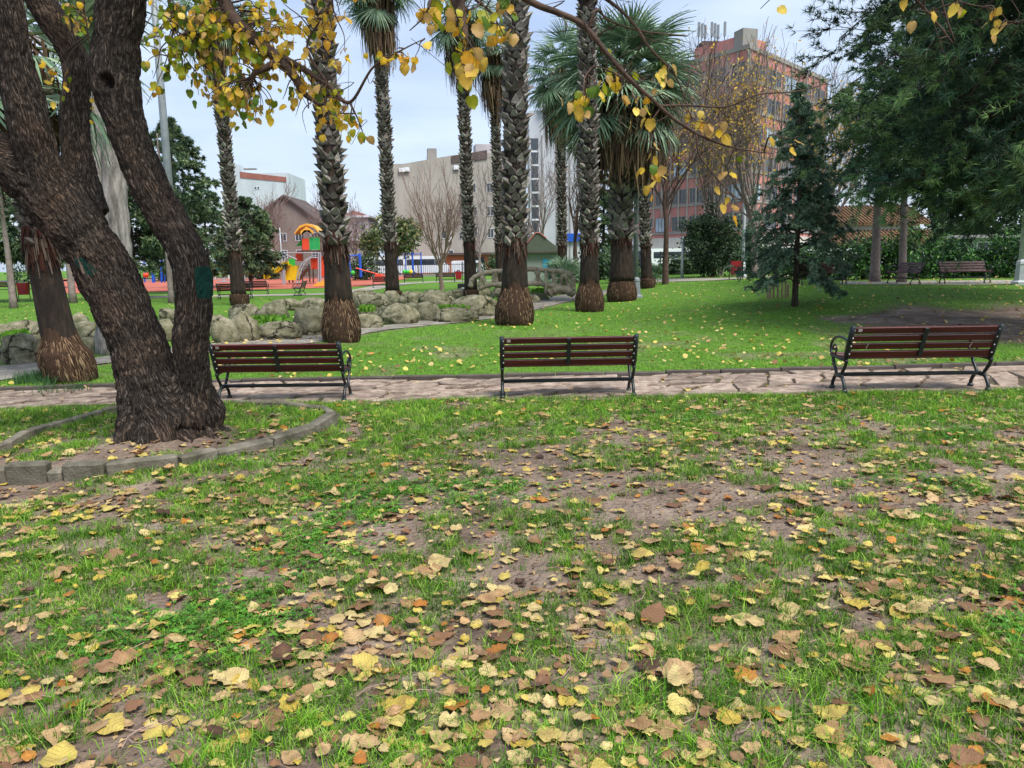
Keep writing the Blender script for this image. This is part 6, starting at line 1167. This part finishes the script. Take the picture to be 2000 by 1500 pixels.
so_ = MB().prism([(-.9, 0), (-.5, .28), (.2, .5), (.9, .55), (.9, 0)], -.4, .4).build('slide_end', 'p_orange', None, smooth=False); so_.location = at(634, 556, 62)+Vector((0, 0, -.1)); tag(so_, 'orange low slide end poking out beside the nearest straight palm', 'slide')
def frame_thing(label, posts, beams, Y, mat, extra=None, cat='exercise frame'):
    b = at(posts[0][0], posts[0][1], Y); t = thing('exercise_rig', label, cat, b, group='blue exercise frames'); b_ = np.array(tuple(b))
    for x0, y0, x1, y1, r_ in posts: MB().tube([pz(x0, y0, Y)-b_, pz(x1, y1, Y)-b_], r_, 8).build('post', mat, t)
    for x0, y0, x1, y1, r_ in beams: MB().tube([pz(x0, y0, Y)-b_, pz(x1, y1, Y)-b_], r_, 8).build('beam', mat, t)
    for x_, y_, m__ in extra or (): o = MB().lathe([(.02, -.24), (.2, -.16), (.24, 0), (.2, .16), (.02, .24)], 12).build('weight_ball', m__, t, smooth=True); o.location = Vector(pz(x_, y_, Y)-b_)
    return t
frame_thing('blue swing frame beside the nearest straight palm', [(705, 541, 702, 495, .14), (686, 541, 682, 498, .06)], [(684, 500, 703, 499, .08)], 80, 'p_blue', [(689, 533, 'p_green')])
frame_thing('tall blue exercise frame with coloured balls behind the slim skirted palm', [(776, 541, 776, 500, .07), (793, 541, 792, 491, .06), (807, 541, 805, 490, .1), (823, 541, 822, 492, .07)], [(776, 497, 823, 496, .05)], 84, 'p_blue', [(790, 531, 'p_green'), (796, 531, 'p_green'), (803, 531, 'p_yellow')])
frame_thing('blue and white exercise frame seen between the mulberry trunks', [(262, 552, 262, 506, .05), (283, 552, 281, 505, .06), (300, 552, 298, 506, .14), (316, 552, 315, 503, .1), (322, 552, 322, 506, .05)], [(262, 508, 322, 505, .05)], 66, 'p_blue', [(285, 537, 'p_red')])
ss = thing('seesaw', 'orange seesaw on the play surface by the slim skirted palm', 'seesaw', at(740, 545, 76)); MB().prism([(-.45, -.2), (.45, -.2), (.25, .5), (-.25, .5)], -.3, .3).build('stand', 'p_red', ss); MB().tube([(-2.2, 0, 1.1), (1.2, 0, .1)], .06, 6).build('beam', 'p_red', ss)
for k, (px, py) in enumerate(((437, 548), (477, 548))):
    t = thing('exercise_station', ['grey outdoor gym station beside the turquoise board', 'grey outdoor gym station just behind the slim play-area palm'][k], 'gym station', G(px, py+4)); MB().tube([(0, 0, 0), (0, 0, 1.1)], .12, 8).build('post', 'p_grey', t); MB().tube([(-.7, 0, 1.25), (-.2, 0, 1.0), (.2, 0, 1.0), (.7, 0, 1.25)], .04, 6).build('handle', 'p_grey', t); MB().box((0, 0, .12), (1.3, .5, .12)).build('footplate', 'p_grey', t)
Yt = 74; t = thing('notice_board', 'turquoise notice board on white posts beyond the orange play surface', 'notice board', at(434, 541, Yt)); b_ = np.array(tuple(t.location))
a, c = pz(420, 527, Yt)-b_, pz(447, 509, Yt)-b_; MB().box(((a[0]+c[0])/2, 0, (a[2]+c[2])/2), (c[0]-a[0], .08, c[2]-a[2])).build('panel', 'p_teal', t)
for i, (x_, z_, w_) in enumerate(((.2, .25, .35), (.28, .05, .22), (.1, -.12, .4))): MB().box(((a[0]+c[0])/2+x_, -.05, (a[2]+c[2])/2+z_), (w_, .02, .06)).build('lettering', 'teal_light', t)
for px in (420, 447): q0, q1 = pz(px, 545, Yt)-b_, pz(px, 508, Yt)-b_; MB().tube([q0, q1], .06, 6).build('post', 'white_paint', t)
# ------------------------------------------------------------------ railing of cast branches
Yr = 33; rl_ = thing('twig_railing', 'rustic concrete railing shaped like knotted branches beside the garden path', 'railing', at(1030, 560, Yr)); b_ = np.array(tuple(rl_.location)); rg = np.random.default_rng(9)
def rt(pts, r_, name, dy=0.):
    P = bez([pz(px, py, Yr+dy)-b_ for px, py in pts], 6); P += rg.normal(0, .012, P.shape); MB().tube(P, r_*(1+.12*np.sin(np.arange(len(P))*1.7)), 10).build(name, 'log', rl_, smooth=True)
rt([(918, 560), (924, 545), (940, 536), (962, 531), (1000, 527), (1040, 526), (1075, 529), (1100, 531), (1113, 536), (1119, 548), (1120, 567)], .11, 'top_rail', .4)
rt([(936, 563), (960, 556), (1000, 556), (1040, 553), (1070, 557), (1090, 562)], .12, 'lower_rail', .4)
for pts in ([(937, 560), (941, 538)], [(948, 560), (944, 537)], [(963, 558), (964, 531)], [(970, 557), (968, 530)], [(1048, 556), (1052, 527)], [(1083, 562), (1080, 530)], [(1090, 568), (1100, 534)], [(1113, 566), (1103, 533)], [(1060, 556), (1045, 528)]): rt(pts, .09, 'strut', .4)
rt([(1066, 572), (1066, 528)], .05, 'post', .1)
rt([(1072, 574), (1085, 566), (1110, 566), (1118, 574)], .2, 'foot', .45)
# ------------------------------------------------------------------ lamp posts, bins, small things
def lamp(label, px, py, topy, r_, mat, Y=None, head=True, base=True, group='lamp posts'):
    if Y: q = at(px, py, Y); p = gz(q.x, Y)
    else: p = G(px, py)
    H_ = max(2.5, zof(px, topy, p.y)-p.z); t = thing('lamp_post', label, 'lamp post', p, group=group)
    MB().tube([(0, 0, .0), (0, 0, H_*.5), (0, 0, H_)], [r_*1.2, r_, r_*.75], 12).build('pole', mat, t, smooth=True)
    if base: MB().lathe([(r_*3.2, -.03), (r_*3.2, .1), (r_*2.3, .16), (r_*1.9, .7), (r_*2.1, .74), (r_*1.9, .82), (r_*1.2, .9)], 8).build('base', mat, t)
    if head: MB().lathe([(.05, H_), (.16, H_+.05), (.2, H_+.4), (.26, H_+.42), (.08, H_+.6), (.02, H_+.75)], 10).build('lantern', mat, t, smooth=True)
    return t
lamp('pale lamp post with flared base at the end of the far walk', 1992, 556, -60, .09, 'pole_white'); lamp('white lamp post with flared base behind the small cedar', 1450, 541, 330, .085, 'pole_white'); lamp('tall grey lamp pole behind the forked mulberry', 350, 600, -140, .12, 'pole', Y=26, base=False, head=True)
lamp('grey pole between the stout palm and the slender palm', 1241, 558, 120, .1, 'pole', Y=33, base=True); lamp('short white post in front of the fence', 1332, 548, 492, .08, 'pole_white', Y=47, head=False, base=False); lamp('thin white pole beside the play tower', 553, 552, 445, .05, 'pole_white', Y=74, head=False, base=False)
def bin_(label, px, py, Y=None):
    p = G(px, py) if not Y else gz(at(px, py, Y).x, Y); t = thing('litter_bin', label, 'bin', p, group='red litter bins'); MB().prism([(-.22, .25), (.22, .25), (.3, .95), (-.3, .95)], -.2, .2).build('bucket', 'bin_red', t); m_ = MB()
    for s in (-1, 1): m_.tube([(s*.34, 0, 0), (s*.34, 0, 1.05)], .025, 6)
    m_.build('stand', 'iron', t); return t
bin_('red litter bin on the lawn beside the leaning palm', 48, 584); bin_('red litter bin by the fence beyond the rockery', 896, 551); bin_('dull red litter bin behind the white lamp by the dark shrub', 1437, 546)
p = G(905, 574); o = MB().box((0, 0, .28), (.62, .4, .6), bev=.03).build('utility_box', 'box_black'); o.location = p; tag(o, 'small black box with a white label beside the rockery', 'box'); k_ = MB().box((.06, -.205, .25), (.28, .012, .22)).build('label_plate', 'white_paint', o)
t = thing('picket_guard', 'short weathered picket guard at the foot of the small cedar', 'tree guard', G(1517, 583))
for k in range(7): o = MB().box((0, 0, .22), (.06, .04, .5+.1*((k*7) % 3)), bev=.008).build('picket', 'twig_pale', t); o.location = (-.3+k*.11, .1*math.sin(k), 0)
# ------------------------------------------------------------------ fences
def fence(label, pts, hgt, zb):
    t = thing('iron_fence', label, 'fence', (pts[0][0], pts[0][1], zb), group='black railings along the street'); m_ = MB(); o0 = np.array((pts[0][0], pts[0][1]))
    for A, B in zip(pts[:-1], pts[1:]):
        A, B = np.array(A)-o0, np.array(B)-o0; L = np.linalg.norm(B-A); u = (B-A)/L
        for q in np.arange(0, L, .26): c = A+u*q; m_.box((c[0], c[1], hgt/2+.2), (.045, .045, hgt))
        for q in np.arange(0, L, 3.): c = A+u*q; MB().box((c[0], c[1], hgt/2+.25), (.12, .12, hgt+.3)).build('post', 'iron', t)
        for z_ in (.35, hgt): MB().tube([(A[0], A[1], z_), (B[0], B[1], z_)], .035, 5).build('rail', 'iron', t)
        c = (A+B)/2; MB().box((c[0], c[1], .1), (L, .25, .3), rz=math.atan2(u[1], u[0])).build('plinth', 'concrete', t)
    m_.build('pickets', 'iron', t, kind='stuff')
fence('long black iron railing between the park and the parked white vans', [P2(160, 100), P2(560, 106), P2(985, 104)], 1.5, 0.02); fence('black iron railing before the street below the red building', [P2(1290, 70), P2(1440, 70), P2(1580, 72)], 1.4, .66)
# ------------------------------------------------------------------ vehicles
def van(label, px, Y, zb, rz=0., L=5.8, Hh=2.5, bus=False, group='white vehicles parked along the street'):
    q = at(px, 520, Y); t = thing('parked_van', label, 'van', (q.x, Y, zb), rz, group); W_ = 2.0
    prof = [(-L/2, .35), (-L/2, Hh*.93), (-L/2+.25, Hh), (L*.26, Hh), (L*.34, Hh*.93), (L*.43, Hh*.56), (L*.49, Hh*.46), (L/2, .75), (L/2, .35)]
    MB().prism(prof, -W_/2, W_/2).build('body', 'van_white', t)
    for s in (-1, 1):
        y_ = s*(W_/2+.012)
        wins = [(L*.2, L*.36, True)]+([(-L*.44+i*L*.21, -L*.44+(i+1)*L*.21-.1, False) for i in range(3)] if bus else [])
        for x0, x1, fr in wins:
            z0, z1 = Hh*.54, Hh*.84; poly = [(x0, z0), (x1+.12, z0), (x1-(.18 if fr else -.12), z1), (x0, z1)]; MB().prism(poly, y_-.012, y_+.012).build('window', 'glass_dark', t)
        for x_ in (-L*.3, L*.31):
            w_ = MB().lathe([(.2, -.12), (.33, -.11), (.34, 0), (.33, .11), (.2, .12)], 14); w_.v[0] = np.column_stack([w_.v[0][:, 0], w_.v[0][:, 2], w_.v[0][:, 1]]); o = w_.build('wheel', 'tyre', t); o.location = (x_, s*(W_/2-.08), .34); r2 = MB().lathe([(.05, -.13), (.19, -.125), (.19, .125), (.05, .13)], 10); r2.v[0] = np.column_stack([r2.v[0][:, 0], r2.v[0][:, 2], r2.v[0][:, 1]]); r2.build('rim', 'p_grey', o)
        o = MB().box((L*.47, s*.75, .85), (.12, .32, .2), bev=.03).build('headlight', 'glass_pale', t)
    MB().prism([(L*.345, Hh*.9), (L*.425, Hh*.57), (L*.435, Hh*.58), (L*.357, Hh*.905)], -W_/2+.12, W_/2-.12).build('windscreen', 'glass_dark', t)
van('white minibus parked behind the slim skirted palm', 752, 114, .04, math.pi, bus=True, L=6.4, Hh=2.75); van('white minibus parked behind the blue exercise frame', 834, 115, .04, 0, bus=True, L=6.6, Hh=2.75); van('low white van parked in front of the salmon shed', 916, 114, .04, 0, L=5., Hh=2.0); van('white van glimpsed behind the dark conifers by the yellow slide', 505, 116, .04, math.pi, bus=True); van('white van parked below the red building behind the railing', 1316, 84, .7, 0, bus=True, L=5.4, Hh=2.2); van('white van seen behind the hedge under the tiled house', 1648, 44.6, .68, 0, L=4.8, Hh=1.5)
